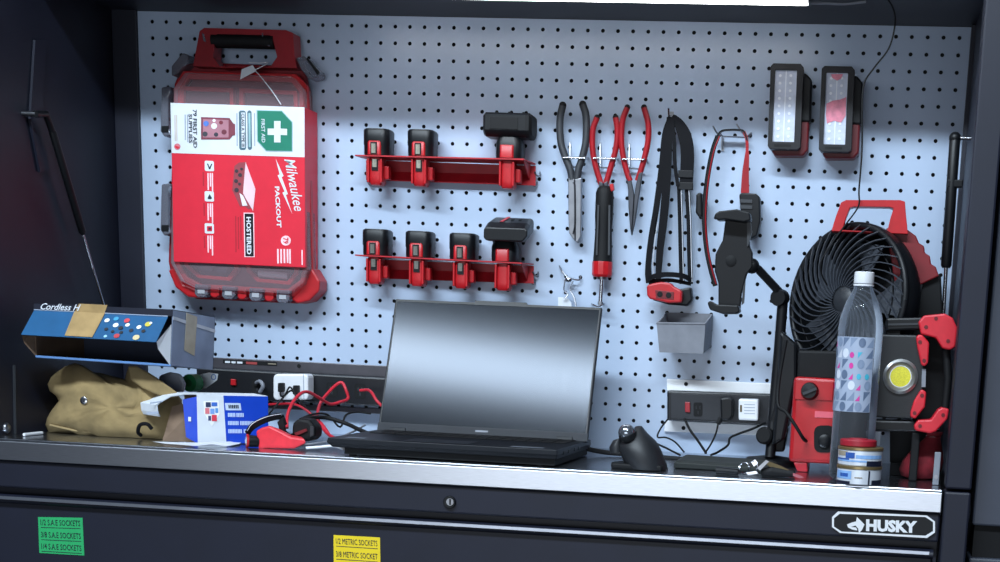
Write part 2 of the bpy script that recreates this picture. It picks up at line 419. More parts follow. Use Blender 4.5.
obj('handle_grip', MB().tube([W(213,40.5,-.036), W(275,42,-.036)], .012, 14), BLK2, handle, smooth=50)
for q in ([(202,33),(204,34),(206,42),(203.5,41)], [(262,33),(263,33),(263.5,40),(270,45.5),(269,46.5),(262,41)]):
    obj('edge_highlight_trim', MB().pp(q, -.0458, .0008), SMK, handle)
def comp(out, k, fill):
    cx = sum(p[0] for p in out)/len(out); cy = sum(p[1] for p in out)/len(out)
    inn = [(cx+(x-cx)*k[0], cy+(y-cy)*k[1]) for x, y in out]
    c = obj('compartment', MB().pring(out, inn, -.041, .012), RED, fa, bevel=.001)
    obj('contents', MB().pp([(cx+(x-cx)*k[0]*.98, cy+(y-cy)*k[1]*.98) for x, y in out], -.033, .003), fill, c)
    return c
DK = mat('dark_pouch', (38, 34, 40), .6)
comp([(180,86),(233,88),(234,128),(179,126)], (.86,.8), DK)
comp([(239,88),(297,91),(299,130),(239,128)], (.86,.8), DK)
c = comp([(181,236),(239,238),(238,270),(230,281),(198,278),(184,266)], (.84,.8), mat('dark_foil', (44, 52, 70), .3))
for q in ([(199,265),(214,266),(212,271),(201,270)], [(216,268),(228,266),(226,273),(217,272)]):
    obj('foil_packet', MB().pp(q, -.037, .003), mat('foil', (120, 132, 150), .25, .6), c)
c = comp([(244,239),(301,241),(298,274),(290,285),(257,282),(246,271)], (.84,.8), DK)
obj('gauze_roll', MB().tube([W(259,273.5,-.036), W(288,276,-.036)], .0055, 12), WHT, c, smooth=50)
for k in range(4):
    x = 201+27.2*k; y = 291+1.9*k
    h = obj('hinge_latch', MB().pp([(x-6.5,y-7),(x+7,y-6.4),(x+6.5,y+3.5),(x+3,y+6.3),(x-4,y+6),(x-6.5,y+3)], -.055, .02), SMK, fa, bevel=.002)
    obj('latch_tongue', MB().pp([(x-3.5,y-2),(x+3.5,y-1.7),(x+3.5,y+2.6),(x-3.5,y+2.3)], -.0565, .002), clear('frosted_plastic', (205,208,216), .6, .3), h)
    if k < 3: obj('hinge_knuckle', MB().pp([(x+9,y-4),(x+18,y-3.6),(x+18,y+4.6),(x+15,y+6.6),(x+11,y+6.3),(x+9,y+4)], -.052, .018), RED, fa, bevel=.002)
obj('corner_bumper', MB().pp([(301,272),(312,268),(319.5,281),(319,291),(309,301),(297,303.5),(291,299),(299,290)], -.045, .04), RED, fa, bevel=.003)
obj('corner_bumper', MB().pp([(168,270),(175,268),(183,284),(199,290),(200,298),(188,297),(175,287)], -.045, .04), RED, fa, bevel=.003)
for q in ([(295.7,57.4),(304,55.7),(319,72),(318,77),(309,79),(301,70)], [(171,66),(182,52.5),(188,54.5),(187,64),(176,74),(171,76)]):
    obj('corner_clip', MB().pp(q, -.045, .035), SMK, fa, bevel=.003)
obj('corner_clip_pad', MB().pp([(305,58),(307,57.5),(319.5,72),(317,75)], -.047, .006), BLK, fa, bevel=.002)
for y0, y1 in ((86, 137), (183, 236)):
    s_ = obj('side_clasp', MB().pp([(161,y0+1),(170,y0),(171,y0+5),(168,y0+12),(168,y1-9),(172,y1-3),(164,y1),(160,y1-6)], -.04, .032), SMK, fa, bevel=.003)
    obj('clasp_pin', MB().pp([(161.5,y1-11),(168,y1-11),(168,y1-5),(161.5,y1-5)], -.042, .003), BLK, s_)
# sleeve
YS = -.066
SL = [(170.5,102.8),(304.5,107.3),(305.4,267.6),(173.6,261.7)]
sl = obj('cardboard_sleeve', MB().pp(SL, YS, .060), CARD, fa, bevel=.0008)
sl['label'] = 'red and white printed cardboard sleeve around the case'
flat([(170.5,102.8),(304.5,107.3),(304.5,157.2),(171.6,153)], YS, WHT, sl, 'white_panel')
Y1 = YS-.0006
em = [(257.3,110.7),(281.6,111.3),(291.8,122.3),(291.8,150.9),(266.3,150.4),(257.8,141)]
ec = (275.5, 131.5)
flat([(ec[0]+(x-ec[0])*1.05, ec[1]+(y-ec[1])*1.04) for x, y in em], Y1, mat('pale_green_print', (150, 186, 190), .5), sl, 'emblem_border')
flat(em, Y1-.0004, GRN, sl, 'green_emblem')
cxx, cyy, L, T = 277.3, 131.7, 9.7, 3.2
flat([(cxx-L,cyy-T),(cxx-T,cyy-T),(cxx-T,cyy-L-1),(cxx+T,cyy-L-1),(cxx+T,cyy-T),(cxx+L,cyy-T+.3),(cxx+L,cyy+T+.3),(cxx+T,cyy+T),(cxx+T,cyy+L+1),(cxx-T,cyy+L+1),(cxx-T,cyy+T),(cxx-L,cyy+T)], Y1-.0008, WHT, sl, 'white_cross')
ptext('FIRST AID', (261.2,119), (261.8,142.5), (3.6,.1), Y1-.0006, WHT, sl, bold=.01)
ptext('79 FIRST AID', (192.8,109.5), (193.3,147.8), (4.0,.1), Y1, INK, sl, bold=.02)
ptext('SUPPLIES', (188.6,114), (189,143), (3.6,.1), Y1, INK, sl, bold=.02)
GRT = mat('grey_print', (150, 160, 178), .6)
for x, a, b in ((187,114.5,142),(184.6,114.5,140),(236.4,113,146),(254,113,146)): flat([(x,a),(x+.9,a),(x+1.1,b),(x+.2,b)], Y1, GRT, sl, 'fine_print')
for x in (174.5, 176.2): flat([(x,115),(x+.7,115),(x+1,141),(x+.3,141)], Y1, mat('tan_print', (196, 176, 160), .6), sl, 'fine_print')
flat(circ(177.2,146.6,3.2), Y1, mat('logo_pink', (214, 120, 132), .6), sl, 'round_logo')
flat([(175,145.4),(179.6,147),(178,149),(175.4,147.6)], Y1-.0004, CARD, sl, 'round_logo_mark')
for x0, x1, a, b in ((238.8,245.6,110.6,149.8),(247.3,251.4,110.4,149.8)):
    px = [(x0+1.4,a),(x1-1.4,a),(x1,a+1.5),(x1+.5,b-1.5),(x1-1,b),(x0+1.6,b),(x0+.4,b-1.5),(x0,a+1.5)]
    flat(px, Y1, mat('slate_print', (74, 104, 118), .5), sl, 'class_pill')
flat([(241.2,112.5),(244.8,112.5),(245,147.6),(241.6,147.6)], Y1-.0004, WHT, sl, 'pill_window')
ptext('CLASS A TYPE III', (241.5,113.6), (241.9,146.6), (2.9,0), Y1-.0007, INK, sl, bold=.02)
flat([(248.4,113),(250.4,113),(250.7,147),(248.7,147)], Y1-.0004, mat('pale_green_print', (150,186,190)), sl, 'pill_window')
# small picture of the open case
flat([(201,117),(229.5,118),(233,123),(233,135),(229.5,139.5),(201,139.5)], Y1, mat('photo_maroon', (128, 58, 74), .5), sl, 'case_picture')
flat([(203,119),(228.5,120),(228.5,137.5),(203,137.5)], Y1-.0004, mat('photo_rose', (176, 120, 134), .5), sl, 'case_picture_inside')
for x, y, r, cl_ in ((206,123.5,2.8,(80,120,200)),(214,126,3,(225,225,230)),(205,134,2.6,(60,60,70)),(221,122.5,2,(120,40,56)),(224,132,2.6,(110,44,60)),(216,134.5,2.2,(52,50,62)),(214,120.5,1.6,(230,230,235))):
    flat(circ(x,y,r,n=10), Y1-.0008, mat('photo_dot_%d_%d' % (cl_[0], cl_[2]), cl_, .6), sl, 'case_picture_item')
obj('case_picture_handle', MB().pring([(229.5,122.5),(235,124),(235,135),(229.5,136)], [(229.8,125.5),(232.8,126),(232.8,132.6),(229.8,133)], Y1-.0008, .0004), mat('photo_maroon', (128,58,74)), sl)
# red panel print
PNK = mat('white_on_red_print', (246, 206, 214), .5)
ptext('Milwaukee', (284.2,159.5), (294.4,211.5), (10.5,-1.5), YS, WHT, sl, shear=.3, bold=.005)
flat([(275.6,158.5),(283.5,176),(281.6,177),(287.8,194),(285.8,195),(292.2,214),(282.4,192.6),(284.6,191.6),(277.6,175.4),(279.6,174.4)], YS, WHT, sl, 'lightning_bolt')
ptext('PACKOUT', (274.8,186.5), (277,227.5), (4.6,0), YS, WHT, sl, bold=.03)
flat(circ(285.8,240.6,5), YS, PNK, sl, 'count_disc')
ptext('79', (283,237.6), (283.2,243.6), (5.4,0), Y1, CARD, sl, bold=.02)
for x in (277,280.2,283.4,286.6,289): flat([(x,249),(x+1.7,249),(x+1.9,264.5-(x%3)),(x+.2,264.5-(x%3))], YS, PNK, sl, 'fine_print')
flat([(301.4,250),(302.6,250),(302.8,265),(301.6,265)], YS, PNK, sl, 'fine_print')
for i, y in enumerate((166, 196.4, 228.5)):
    flat([(204.6,y-4.5),(205.6,y-5.3),(212.6,y-5),(213.8,y-4),(214,y+4.5),(213,y+5.2),(205.8,y+5),(204.8,y+4)], YS, WHT, sl, 'feature_icon')
    if i == 0: flat([(206.8,y-2.5),(208,y-2.5),(209.6,y+1.4),(211.2,y-2.4),(212.2,y-2.2),(210,y+3.2),(209,y+3.2)], Y1, INK, sl, 'icon_mark')
    if i == 1: flat([(207.4,y+1.8),(209.6,y-2.4),(212,y+1.8),(210.8,y+2.8),(208.2,y+2.6)], Y1, INK, sl, 'icon_mark')
    if i == 2: flat([(207,y-2.4),(212,y-2.4),(212,y+2.6),(207,y+2.6)], Y1, CARD, sl, 'icon_mark'); flat([(208.4,y-1),(210.8,y-1),(210.8,y+1.2),(208.4,y+1.2)], Y1-.0004, INK, sl, 'icon_mark')
    for x, e in ((207.3,17),(209.6,13.5),(211.6,20)):
        flat([(x,y+7),(x+1.3,y+7),(x+1.6,y+7+e),(x+.3,y+7+e)], YS, PNK, sl, 'fine_print')
DCR = mat('dark_red_print', (176, 24, 44), .5)
for x, a, b in ((202.6,172,186),(203.4,203,216),(203.8,236,248),(235,216,252),(237.6,217,249),(240,216,240)): flat([(x,a),(x+1.2,a),(x+1.5,b),(x+.3,b)], YS, DCR, sl, 'fine_print')
flat([(234.5,166),(239,162.5),(246,162),(243.5,193),(252,207),(249,209.5),(244,206),(240,206.5),(232.2,190)], YS, mat('photo_crate_side', (150,60,70), .5), sl, 'crate_picture_side')
flat([(245.5,162),(255.4,189),(253,211),(243,193.5)], Y1, mat('photo_crate_lid', (232,196,206), .5), sl, 'crate_picture_lid')
for x, y, r in ((236.5,171,1.8),(240,175,2),(236,181,2),(239.5,184,1.5),(236.5,190,2.3),(241.5,169,1.4)): flat(circ(x,y,r,n=10), Y1-.0002, mat('photo_dot_dark', (54,42,52), .6), sl, 'crate_picture_item')
flat([(239.5,193),(243,195.5),(247.5,205.5),(242.5,206)], Y1-.0002, mat('photo_crate_white', (226,220,228), .5), sl, 'crate_picture_item')
flat([(243.6,212.5),(254,212.8),(254.6,257.2),(244.4,257)], YS, PNK, sl, 'name_plate_border')
flat([(244.6,213.6),(253,213.8),(253.6,256.2),(245.4,256)], Y1, BLK, sl, 'name_plate')
ptext('HOSTERED', (246.4,217), (247,254.4), (4.6,0), Y1-.0003, WHT, sl, bold=.03)
# price tag tied on the handle
tg = obj('paper_tag', MB().pp([(240,79.5),(241.6,69.3),(252.7,65),(256.2,71)], -.064, .0006), WHT, fa)
obj('string', MB().tube(path3([(255,70.5,-.065),(261,77,-.067),(272,91,-.068),(281,104.5,-.0675)]), .0008, 5, 3), WHT, tg)
obj('string', MB().tube(path3([(255,70,-.065),(261,67,-.06),(268,62.5,-.05),(259,63,-.05),(249,62.5,-.05)]), .0008, 5, 3), WHT, tg)

# ---- red battery racks with batteries
def rack(lab, fl, fr, bl, br, yb):
    YFR = -.062
    A, B = W(*fl, YFR), W(*fr, YFR)
    t = thing('battery_rack', lab, 'rack', W((fl[0]+fr[0])/2, yb, -.01), 'red battery racks on the pegboard')
    th = Vector((0,0,-.0022))
    xr = W(br[0], br[1], -.004)
    p = [A, B, Vector((xr.x, -.004, xr.z+.004)), Vector((A.x+.002, -.004, A.z+.001))]
    obj('top_plate', MB().add(p+[q+th for q in p], [[0,1,2,3],[7,6,5,4],[0,4,5,1],[1,5,6,2],[2,6,7,3],[3,7,4,0]]), REDM, t)
    bp = [W(bl[0], bl[1]-3, -.004), W(br[0], br[1], -.004), W(br[0], yb+2.5, -.004), W(bl[0], yb-3, -.004)]
    obj('back_plate', MB().prism(bp, (0, .002, 0)), REDM, t)
    lo = [W(bl[0], yb-12, -.0045), W(br[0], yb-8, -.0045), W(br[0], yb+2.5, -.014), W(bl[0], yb-3, -.014)]
    obj('lower_flange', MB().prism(lo, (0, .002, 0)), REDM, t)
    for e, s in ((B, -1),):
        obj('end_gusset', MB().add([e+Vector((s*.003,.004,-.002)), e+Vector((s*.003,.056,-.002)), e+Vector((s*.003,.056,-.030)),
              e+Vector((s*.003+.0015,.004,-.002)), e+Vector((s*.003+.0015,.056,-.002)), e+Vector((s*.003+.0015,.056,-.030))], [[0,1,2],[5,4,3],[0,3,4,1],[1,4,5,2],[2,5,3,0]]), REDM, t)
    # wire pegs through the board
    for q in ((br[0]+2, br[1]+10), (br[0]-1, yb+3), (bl[0]+4, yb+2)):
        obj('wire_peg', MB().tube(path3([(q[0]-3,q[1]-4,-.004),(q[0],q[1],-.010),(q[0]+2.5,q[1]-1,-.004),(q[0]+2.5,q[1]-4,.0)]), .0014, 6, 3), STL, t)
    return t, A, B
def rsq(c, hx, hy, z, r, n=4):
    out = []
    for sx, sy, a0 in ((1,1,0),(-1,1,90),(-1,-1,180),(1,-1,270)):
        for k in range(n+1):
            a = math.radians(a0+90*k/n); out.append(Vector((c.x+sx*(hx-r)+r*math.cos(a), c.y+sy*(hy-r)+r*math.sin(a), z)))
    return out
def stem(t, c, zp, strip, above):
    """red battery stem hanging below the rack plate at c (x,y centre), with side wings and a contact strip"""
    obj('stem', MB().loft([rsq(c, .0118, .0145, zp+above, .007), rsq(c, .0124, .0150, zp-.030, .007), rsq(c, .0118, .0145, zp-.040, .006), rsq(c, .0095, .0120, zp-.044, .005)]), RED, t, smooth=35)
    for s in (-1, 1):
        obj('stem_rail', MB().box((c.x+s*.0112-.0018, c.y-.018, zp-.041), (c.x+s*.0112+.0018, c.y-.010, zp+above-.002)), RED, t, bevel=.001)
    obj('stem_wing', MB().box((c.x+.0115, c.y-.004, zp-.034), (c.x+.0205, c.y+.012, zp-.012)), RED, t, bevel=.002)
    if strip:
        obj('contact_slot', MB().box((c.x-.0055, c.y-.0166, zp-.021), (c.x+.0055, c.y-.0145, zp+above-.004)), BLK2, t)
        for k in range(2):
            obj('contact_strip', MB().box((c.x-.0035, c.y-.0176, zp-.016+k*.018), (c.x+.0035, c.y-.0162, zp-.003+k*.018)), strip, t)
def battery(lab, grp, px, A, B, strip):
    YC = -.036
    fr = (px-355.)/(523.-355.); pl = A.lerp(B, fr); zp = pl.z-.0022
    c = W(px, 200, YC); c = Vector((c.x, YC, 0)); 
    t = thing('tool_battery', lab, 'battery', (c.x, YC, zp-.044), grp)
    z0 = pl.z+.0006
    obj('base', MB().loft([rsq(c,.0215,.0215,z0,.012), rsq(c,.0222,.0222,z0+.003,.012), rsq(c,.0222,.0222,z0+.016,.012), rsq(c,.0228,.0228,z0+.0175,.012), rsq(c,.0228,.0228,z0+.040,.012), rsq(c,.0212,.0212,z0+.0425,.011)]), BLK, t, smooth=35)
    obj('end_plate', MB().loft([rsq(c,.0200,.0200,z0+.0426,.011), rsq(c,.0198,.0198,z0+.0434,.011)]), DGRY, t)
    obj('red_collar', MB().loft([rsq(Vector((c.x-.001,c.y-.0205,0)),.0118,.0045,z0+.0005,.004), rsq(Vector((c.x-.001,c.y-.0205,0)),.0118,.0045,z0+.020,.004), rsq(Vector((c.x-.001,c.y-.0195,0)),.0108,.0035,z0+.023,.003)]), RED, t, smooth=35)
    obj('collar_slot', MB().box((c.x-.0065, c.y-.0262, z0+.0015), (c.x+.0045, c.y-.0248, z0+.0205)), BLK2, t)
    obj('collar_strip', MB().box((c.x-.0045, c.y-.0270, z0+.003), (c.x+.0025, c.y-.0260, z0+.018)), strip, t)
    stem(t, Vector((c.x-.001, c.y-.004, 0)), zp-.0006, strip, 0)
    return t
r1, A1, B1 = rack('red metal battery rack holding two batteries and an adapter, above the other rack', (355,154.7), (524,158.6), (366,163), (535.5,166), 183)
r2, A2, B2 = rack('red metal battery rack holding three batteries and a charger, just above the laptop', (355,254.4), (522,262.6), (366,262), (533.6,266), 281)
S1 = mat('nickel_contacts', (190,186,170), .3, .7, .1, 200); S2 = mat('dull_contacts', (120,118,112), .4, .6, .1, 200)
for i, px in enumerate((379, 422.5)):
    battery('black and red tool battery in the upper red rack, %s' % ('at its free end' if i == 0 else 'nearer the box adapter'), 'batteries in the red racks', px, A1, B1, S1)
for i, px in enumerate((378, 421, 465)):
    battery('black and red tool battery in the lower red rack, %s' % (('at its free end', 'the middle one of three', 'next to the charger')[i]), 'batteries in the red racks', px, A2, B2, S2)
def adapter(lab, px, A, B, kind):
    YC = -.036; pl = A.lerp(B, (px-355.)/(523.-355.)); zp = pl.z-.0022; z0 = pl.z+.0006
    c = W(px, 200, YC); c = Vector((c.x, YC, 0))
    t = thing('power_adapter', lab, 'adapter', (c.x, YC, zp-.044))
    obj('neck', MB().loft([rsq(c,.0215,.0215,z0,.012), rsq(c,.0222,.0222,z0+.004,.012), rsq(c,.0222,.0222,z0+.024,.012), rsq(c,.019,.019,z0+.034,.012)]), BLK, t, smooth=35)
    obj('red_collar', MB().loft([rsq(Vector((c.x-.001,c.y-.0205,0)),.0118,.0045,z0+.0005,.004), rsq(Vector((c.x-.001,c.y-.0205,0)),.0118,.0045,z0+.018,.004), rsq(Vector((c.x-.001,c.y-.0195,0)),.0120,.0035,z0+.021,.003)]), RED, t, smooth=35)
    stem(t, Vector((c.x-.001, c.y-.004, 0)), zp-.0006, None, 0)
    if kind == 0:
        z1 = z0+.034; x0 = c.x-.040; x1 = c.x+.026
        sec = [(-.022,.004),(-.026,.010),(-.026,.034),(-.020,.038),(.020,.038),(.024,.034),(.024,.006),(.018,0),(-.016,0)]
        obj('housing', MB().loft([[Vector((x, c.y+a*k, z1+.019+(b-.019)*k)) for a, b in sec] for x, k in ((x0-.002,.86),(x0+.002,1),(x1-.002,1),(x1+.004,.98))]), BLK, t, smooth=30)
        obj('end_cap', MB().loft([[Vector((x, c.y+a*k, z1+.019+(b-.019)*k)) for a, b in sec] for x, k in ((x1+.004,1.02),(x1+.010,1.0),(x1+.014,.8))]), BLK2, t, smooth=30)
        obj('front_panel', MB().box((x0+.010, c.y-.0272, z1+.011), (x1-.008, c.y-.026, z1+.030)), BLK2, t, bevel=.0015)
        for xx in (x0+.018, x0+.040, x1-.002): obj('top_rib', MB().box((xx-.002, c.y-.015, z1+.037), (xx+.002, c.y+.015, z1+.0405)), BLK2, t, bevel=.001)
    else:
        YB2 = -.078
        front = pxs([(483.6,227),(526.5,229.5),(527.2,235),(520.5,241.5),(485,240.2),(483,237)], YB2)
        top = pxs([(492,214.5),(525.5,216.2),(528.4,223.5),(527.2,229.0),(484,226.2),(486,223)], YB2)
        mbx = MB(); zt_ = front[0].z; zb_ = front[4].z
        rings = []
        for y, zt2, zb2, xi in ((YB2, zt_, zb_, 0), (YB2+.020, zt_+.010, zb_, 0), (YB2+.058, zt_+.021, zb_+.012, .002)):
            xa, xb = front[0].x+xi, front[2].x-xi
            rings.append([Vector((xa,y,zb2+.004)),Vector((xa+.004,y,zb2)),Vector((xb-.008,y,zb2)),Vector((xb,y,zb2+.009)),Vector((xb,y,zt2-.004)),Vector((xb-.004,y,zt2)),Vector((xa+.004,y,zt2)),Vector((xa,y,zt2-.004))])
        h = obj('housing', MB().loft(rings), BLK, t, bevel=.002)
        p0 = rings[1][6].lerp(rings[1][5], .28); p1 = rings[2][6].lerp(rings[2][5], .34); u = Vector((.005,0,0)); n = Vector((0,-.0004,.0008))
        obj('red_stripe', MB().prism([p0+n, p0+u+n, p1+u+n, p1+n], (0,-.0002,.0005)), RED, h)
        for f in (.52, .72):
            q = rings[1][6].lerp(rings[1][5], f); q2 = rings[2][6].lerp(rings[2][5], f); q = q.lerp(q2, .35)
            obj('vent_slot', MB().prism([q+n, q+u+n, q.lerp(q2,.3)+u+n, q.lerp(q2,.3)+n], (0,-.0002,.0005)), BLK2, h)
    return t
adapter('black box adapter with round end cap plugged in the upper red rack', 509.5, A1, B1, 0)
adapter('black slab charger with a red stripe on top, in the lower red rack', 507, A2, B2, 1)

# ---- pliers, screwdriver and their wire holders
GHAND = mat('grey_grip', (44, 47, 53), .5); RGRIP = mat('red_grip', (150, 22, 32), .3)
def handle_px(t, pts, r, m, tip, Y):
    h = obj('handle', MB().tube(path3([(x, y, Y) for x, y in pts]), r, 10, 5), m, t, smooth=60)
    obj('grip_tip', MB().ball(W(*pts[0], Y), r*1.02, 12), tip, h, smooth=60)
def holder(lab, x0, x1, y):
    t = thing('plier_holder', lab, 'hook', W((x0+x1)/2, y, 0), 'wire plier holders')
    Y = -.030
    obj('front_bar', MB().tube([W(x0, y, Y), W(x1, y+.6, Y)], .0016, 8), CHR, t, smooth=60)
    for x in (x0, x1):
        a = W(x, y, Y); obj('arm', MB().tube([a, Vector((a.x, -.004, a.z)), Vector((a.x, .004, a.z+.006))], .0016, 8), CHR, t, smooth=60)
    xm = (x0+x1)/2
    obj('lower_bar', MB().tube(path3([(xm-6,y+9,-.010),(xm+7,y+10,-.010)]), .0013, 6), STL, t)
    obj('stem', MB().tube(path3([(xm-4,y-15,-.002),(xm-4,y-4,-.006),(xm-4,y+9,-.010)]), .0013, 6), STL, t)
    obj('mount_foot', MB().tube([W(xm-4,y-15,-.002), W(xm-4,y-15,.004)], .0018, 6), STL, t)
holder('chrome wire holder behind the grey handled pliers', 563, 585, 157.6)
holder('chrome wire holder behind the thin red handled pliers', 593.5, 615, 158.2)
holder('chrome wire holder behind the red needle nose pliers', 622.5, 644, 159)
YP = -.022
p = thing('flat_nose_pliers', 'grey handled pliers with long pale steel jaws on the pegboard', 'pliers', W(575, 243, YP))
handle_px(p, [(562.7,105.5),(560,120),(560.8,142),(565.5,157.6),(570.3,170),(572,180)], .0062, GHAND, BLK2, YP)
handle_px(p, [(582.7,104.5),(586,116.5),(586,140),(582.3,157.6),(578.6,169),(577,180)], .0062, GHAND, BLK2, YP)
obj('jaw', MB().pp([(568.2,178),(574.3,179),(574.8,241),(572.5,238),(569,233),(568.4,215)], YP-.005, .012), STL, p, bevel=.001)
obj('jaw', MB().pp([(574.9,179),(581.2,178),(581,215),(580.6,236.5),(577,243),(575.4,241)], YP-.006, .012), STL, p, bevel=.001)
obj('pivot_rib', MB().tube(path3([(573,183,YP-.007),(574.6,186,YP-.008),(574.9,222,YP-.008),(573,234,YP-.007)]), .0012, 6, 3), DSTL, p)
p = thing('cutting_pliers', 'slim red handled pliers hanging over the screwdriver', 'pliers', W(603, 213, YP))
handle_px(p, [(597,117.5),(592.9,130.2),(592.7,149.8),(596,167.4),(601,184)], .0050, RGRIP, BLK2, YP)
handle_px(p, [(615.6,117.5),(617.5,132.2),(615.6,149.8),(610.7,167.4),(605.8,184)], .0050, RGRIP, BLK2, YP)
obj('jaw', MB().pp([(599,181),(603.2,183),(603.2,212),(601,206),(598.3,196)], YP-.006, .010), DSTL, p, bevel=.001)
obj('jaw', MB().pp([(603.6,183),(607.5,181),(608,196),(605.4,206),(603.6,212)], YP-.006, .010), DSTL, p, bevel=.001)
obj('pivot', MB().lathe([(.0035,0),(.0035,.002)], W(603.3,193,YP-.006), (0,-1,0), 14), STL, p)
p = thing('needle_nose_pliers', 'red handled needle nose pliers with dark pointed jaws', 'pliers', W(631, 236, YP))
handle_px(p, [(627.3,107.5),(622.6,120.4),(621.4,140),(623.4,157.6),(627.3,173.3),(630,181)], .0050, RGRIP, BLK2, YP)
handle_px(p, [(644,107.5),(648.3,124.4),(647.9,142),(644,159.6),(640,173.3),(637.5,181)], .0050, RGRIP, BLK2, YP)
obj('jaw', MB().pp([(625.8,172),(629.5,173),(632,184),(634,195),(633,214),(631.3,235.5),(630,228),(628.3,205),(628,190)], YP-.004, .008), DSTL, p, bevel=.001)
obj('jaw', MB().pp([(642.6,172),(638.6,173),(636,184),(634.2,195),(633.2,214),(631.7,235.5),(634.6,224),(637,207),(639.8,190)], YP-.005, .008), DSTL, p, bevel=.001)
# screwdriver
YQ = -.024
p = thing('screwdriver', 'black and red handled screwdriver hanging point down on the pegboard', 'screwdriver', W(600, 304, YQ))
c0, c1 = W(605, 186, YQ), W(602, 277, YQ); ax = c1-c0; Lh = ax.length
obj('handle', MB().lathe([(.008,0),(.0125,.004),(.0150,.012),(.0152,.05*1),(.0140,.07),(.0150,.10),(.0162,Lh*.83)], c0, ax, 20), BLK2, p, smooth=40)
obj('collar', MB().lathe([(.0168,Lh*.83),(.0172,Lh*.84),(.0172,Lh*.975),(.0150,Lh)], c0, ax, 12), RED, p, smooth=20)
obj('cap_flash', MB().pp([(609,184),(613.2,183.5),(614,190),(611,191.5)], YQ-.010, .008), RED, p, bevel=.001)
for k in (-1, 1): obj('grip_inlay', MB().pp([(603+k*5.5,205),(604.6+k*5.5,205),(603.4+k*6,255),(601.8+k*6,255)], YQ-.0165, .004), DGRY, p)
obj('ferrule', MB().lathe([(.0095,0),(.0095,.004)], c1, ax, 16), STL, p, smooth=40)
c2 = W(600.2,305,YQ)
obj('shaft', MB().tube([c1, c2], .0036, 10), CHR, p, smooth=60)
obj('bit_holder', MB().tube([c2+(c1-c2)*.12, c2], .0045, 6), STL, p)
hk = thing('screw_hook', 'chrome peg hook carrying the screwdriver shank', 'hook', W(598, 304, 0))
obj('wire', MB().tube(path3([(592,304,-.002),(592,304,-.03),(598,306.5,-.034),(604,304,-.03),(604,303.5,-.002)]), .0013, 6, 4), CHR, hk)
# small spring hook with white tag
k = thing('spring_clip', 'small chrome spring clip with a white tag above the laptop', 'clip', W(567, 305, -.01))
obj('wire', MB().tube(path3([(559.5,266,-.002),(562,271,-.012),(567,277,-.016),(573,279,-.014),(579,280,-.008),(581,276,-.003)]), .0014, 6, 4), STL, k)
obj('clip_body', MB().ball(W(568.5,279.5,-.016), .006, 12, (1.1,.7,.8)), CHR, k, smooth=60)
obj('loop', MB().tube(path3([(565,280,-.016),(564,290,-.018),(568,294,-.018),(564,299,-.018)]), .0014, 6, 4), CHR, k)
obj('loop', MB().tube(path3([(573,281,-.016),(570,289,-.018),(574,297,-.018),(576,306,-.018)]), .0014, 6, 4), CHR, k)
obj('tag', MB().pp([(558,297),(567,297.5),(571.5,303),(571.5,309),(558,308)], -.012, .001), WHT, k)

# ---- headlamp with the red lamp, straps folded over a peg
def hook(lab, x, y, reach=.035):
    t = thing('peg_hook', lab, 'hook', W(x, y, 0))
    a = W(x, y, -.004)
    obj('wire', MB().tube([a+Vector((0,.008,.004)), a, a+Vector((0,-reach*.8,-.002)), a+Vector((0,-reach,.008))], .0015, 6, 0), CHR, t)
    obj('foot', MB().box((a.x-.004, -.002, a.z-.004), (a.x+.004, -.0003, a.z+.008)), STL, t)
STR = mat('black_webbing', (11, 12, 17), .8, spec=.2); PIPE = mat('reflective_piping', (196, 200, 210), .4)
hook('chrome peg hook holding up the black strapped headlamp', 671, 116.5)
h = thing('headlamp', 'red headlamp hanging from folded black straps above the grey bin', 'headlamp', W(667, 306, -.03))
def strap(t, pts, wd, Y, name='strap', m=None, th=.0022, side=(1,0,0)): return obj(name, MB().ribbon([W(x, y, Y-.0006*i) for i, (x, y) in enumerate(pts)], wd, th, side), m or STR, t)
strap(h, [(671,117),(665,135),(662,165),(656,210),(651,240),(648,270),(649,283)], .010, -.024)
strap(h, [(669.5,117),(668.5,145),(667,175),(664,215),(660,250),(658,283)], lambda f: .009+.005*math.sin(f*3.1), -.028)
strap(h, [(672,117),(679,124),(685,137),(687.5,155),(686,186)], lambda f: .010+.012*min(1,f*2.2), -.026, th=.005)
strap(h, [(672,118),(674,140),(675,165),(678,186)], .006, -.030)
for x0, x1, x2 in ((679.5,680.5,682), (687,689,690.5)):
    s_ = strap(h, [(x0,184),(x1,220),(x1+.6,250),(x2,284)], .0085, -.026)
    obj('piping', MB().tube(path3([(x0+1.6,186,-.0285),(x1+1.6,220,-.0295),(x1+2.2,250,-.030),(x2+1.6,282,-.031)]), .0008, 5, 3), PIPE, s_)
s_ = strap(h, [(655,215),(652,240),(650,262),(651,280)], .004, -.031)
obj('piping', MB().tube(path3([(658,222,-.030),(655,240,-.031),(653,262,-.032),(653.5,276,-.032)]), .0008, 5, 3), PIPE, s_)
for y, Y in ((170,-.033),(182,-.0315)): obj('strap_buckle', MB().pp([(678,y),(693,y+.5),(693,y+8),(678,y+7.5)], Y, .004), BLK, h, bevel=.001)
obj('bottom_strap', MB().ribbon(path3([(649,279,-.032),(655,276,-.044),(668,274.5,-.050),(683,276,-.044),(691,280,-.032)]), .008, .002, (0,0,1)), STR, h)
obj('bottom_strap', MB().ribbon(path3([(649,283,-.030),(668,280,-.040),(691,284,-.030)]), .006, .002, (0,0,1)), STR, h)
lamp = obj('lamp_body', MB().pp([(646.5,287),(648,284.5),(657,282.4),(661,281.8),(670,283),(674,286.5),(680,289.7),(682,292),(681.5,302.5),(668,303),(650,299),(647,296)], -.055, .022), RED, h, bevel=.003)
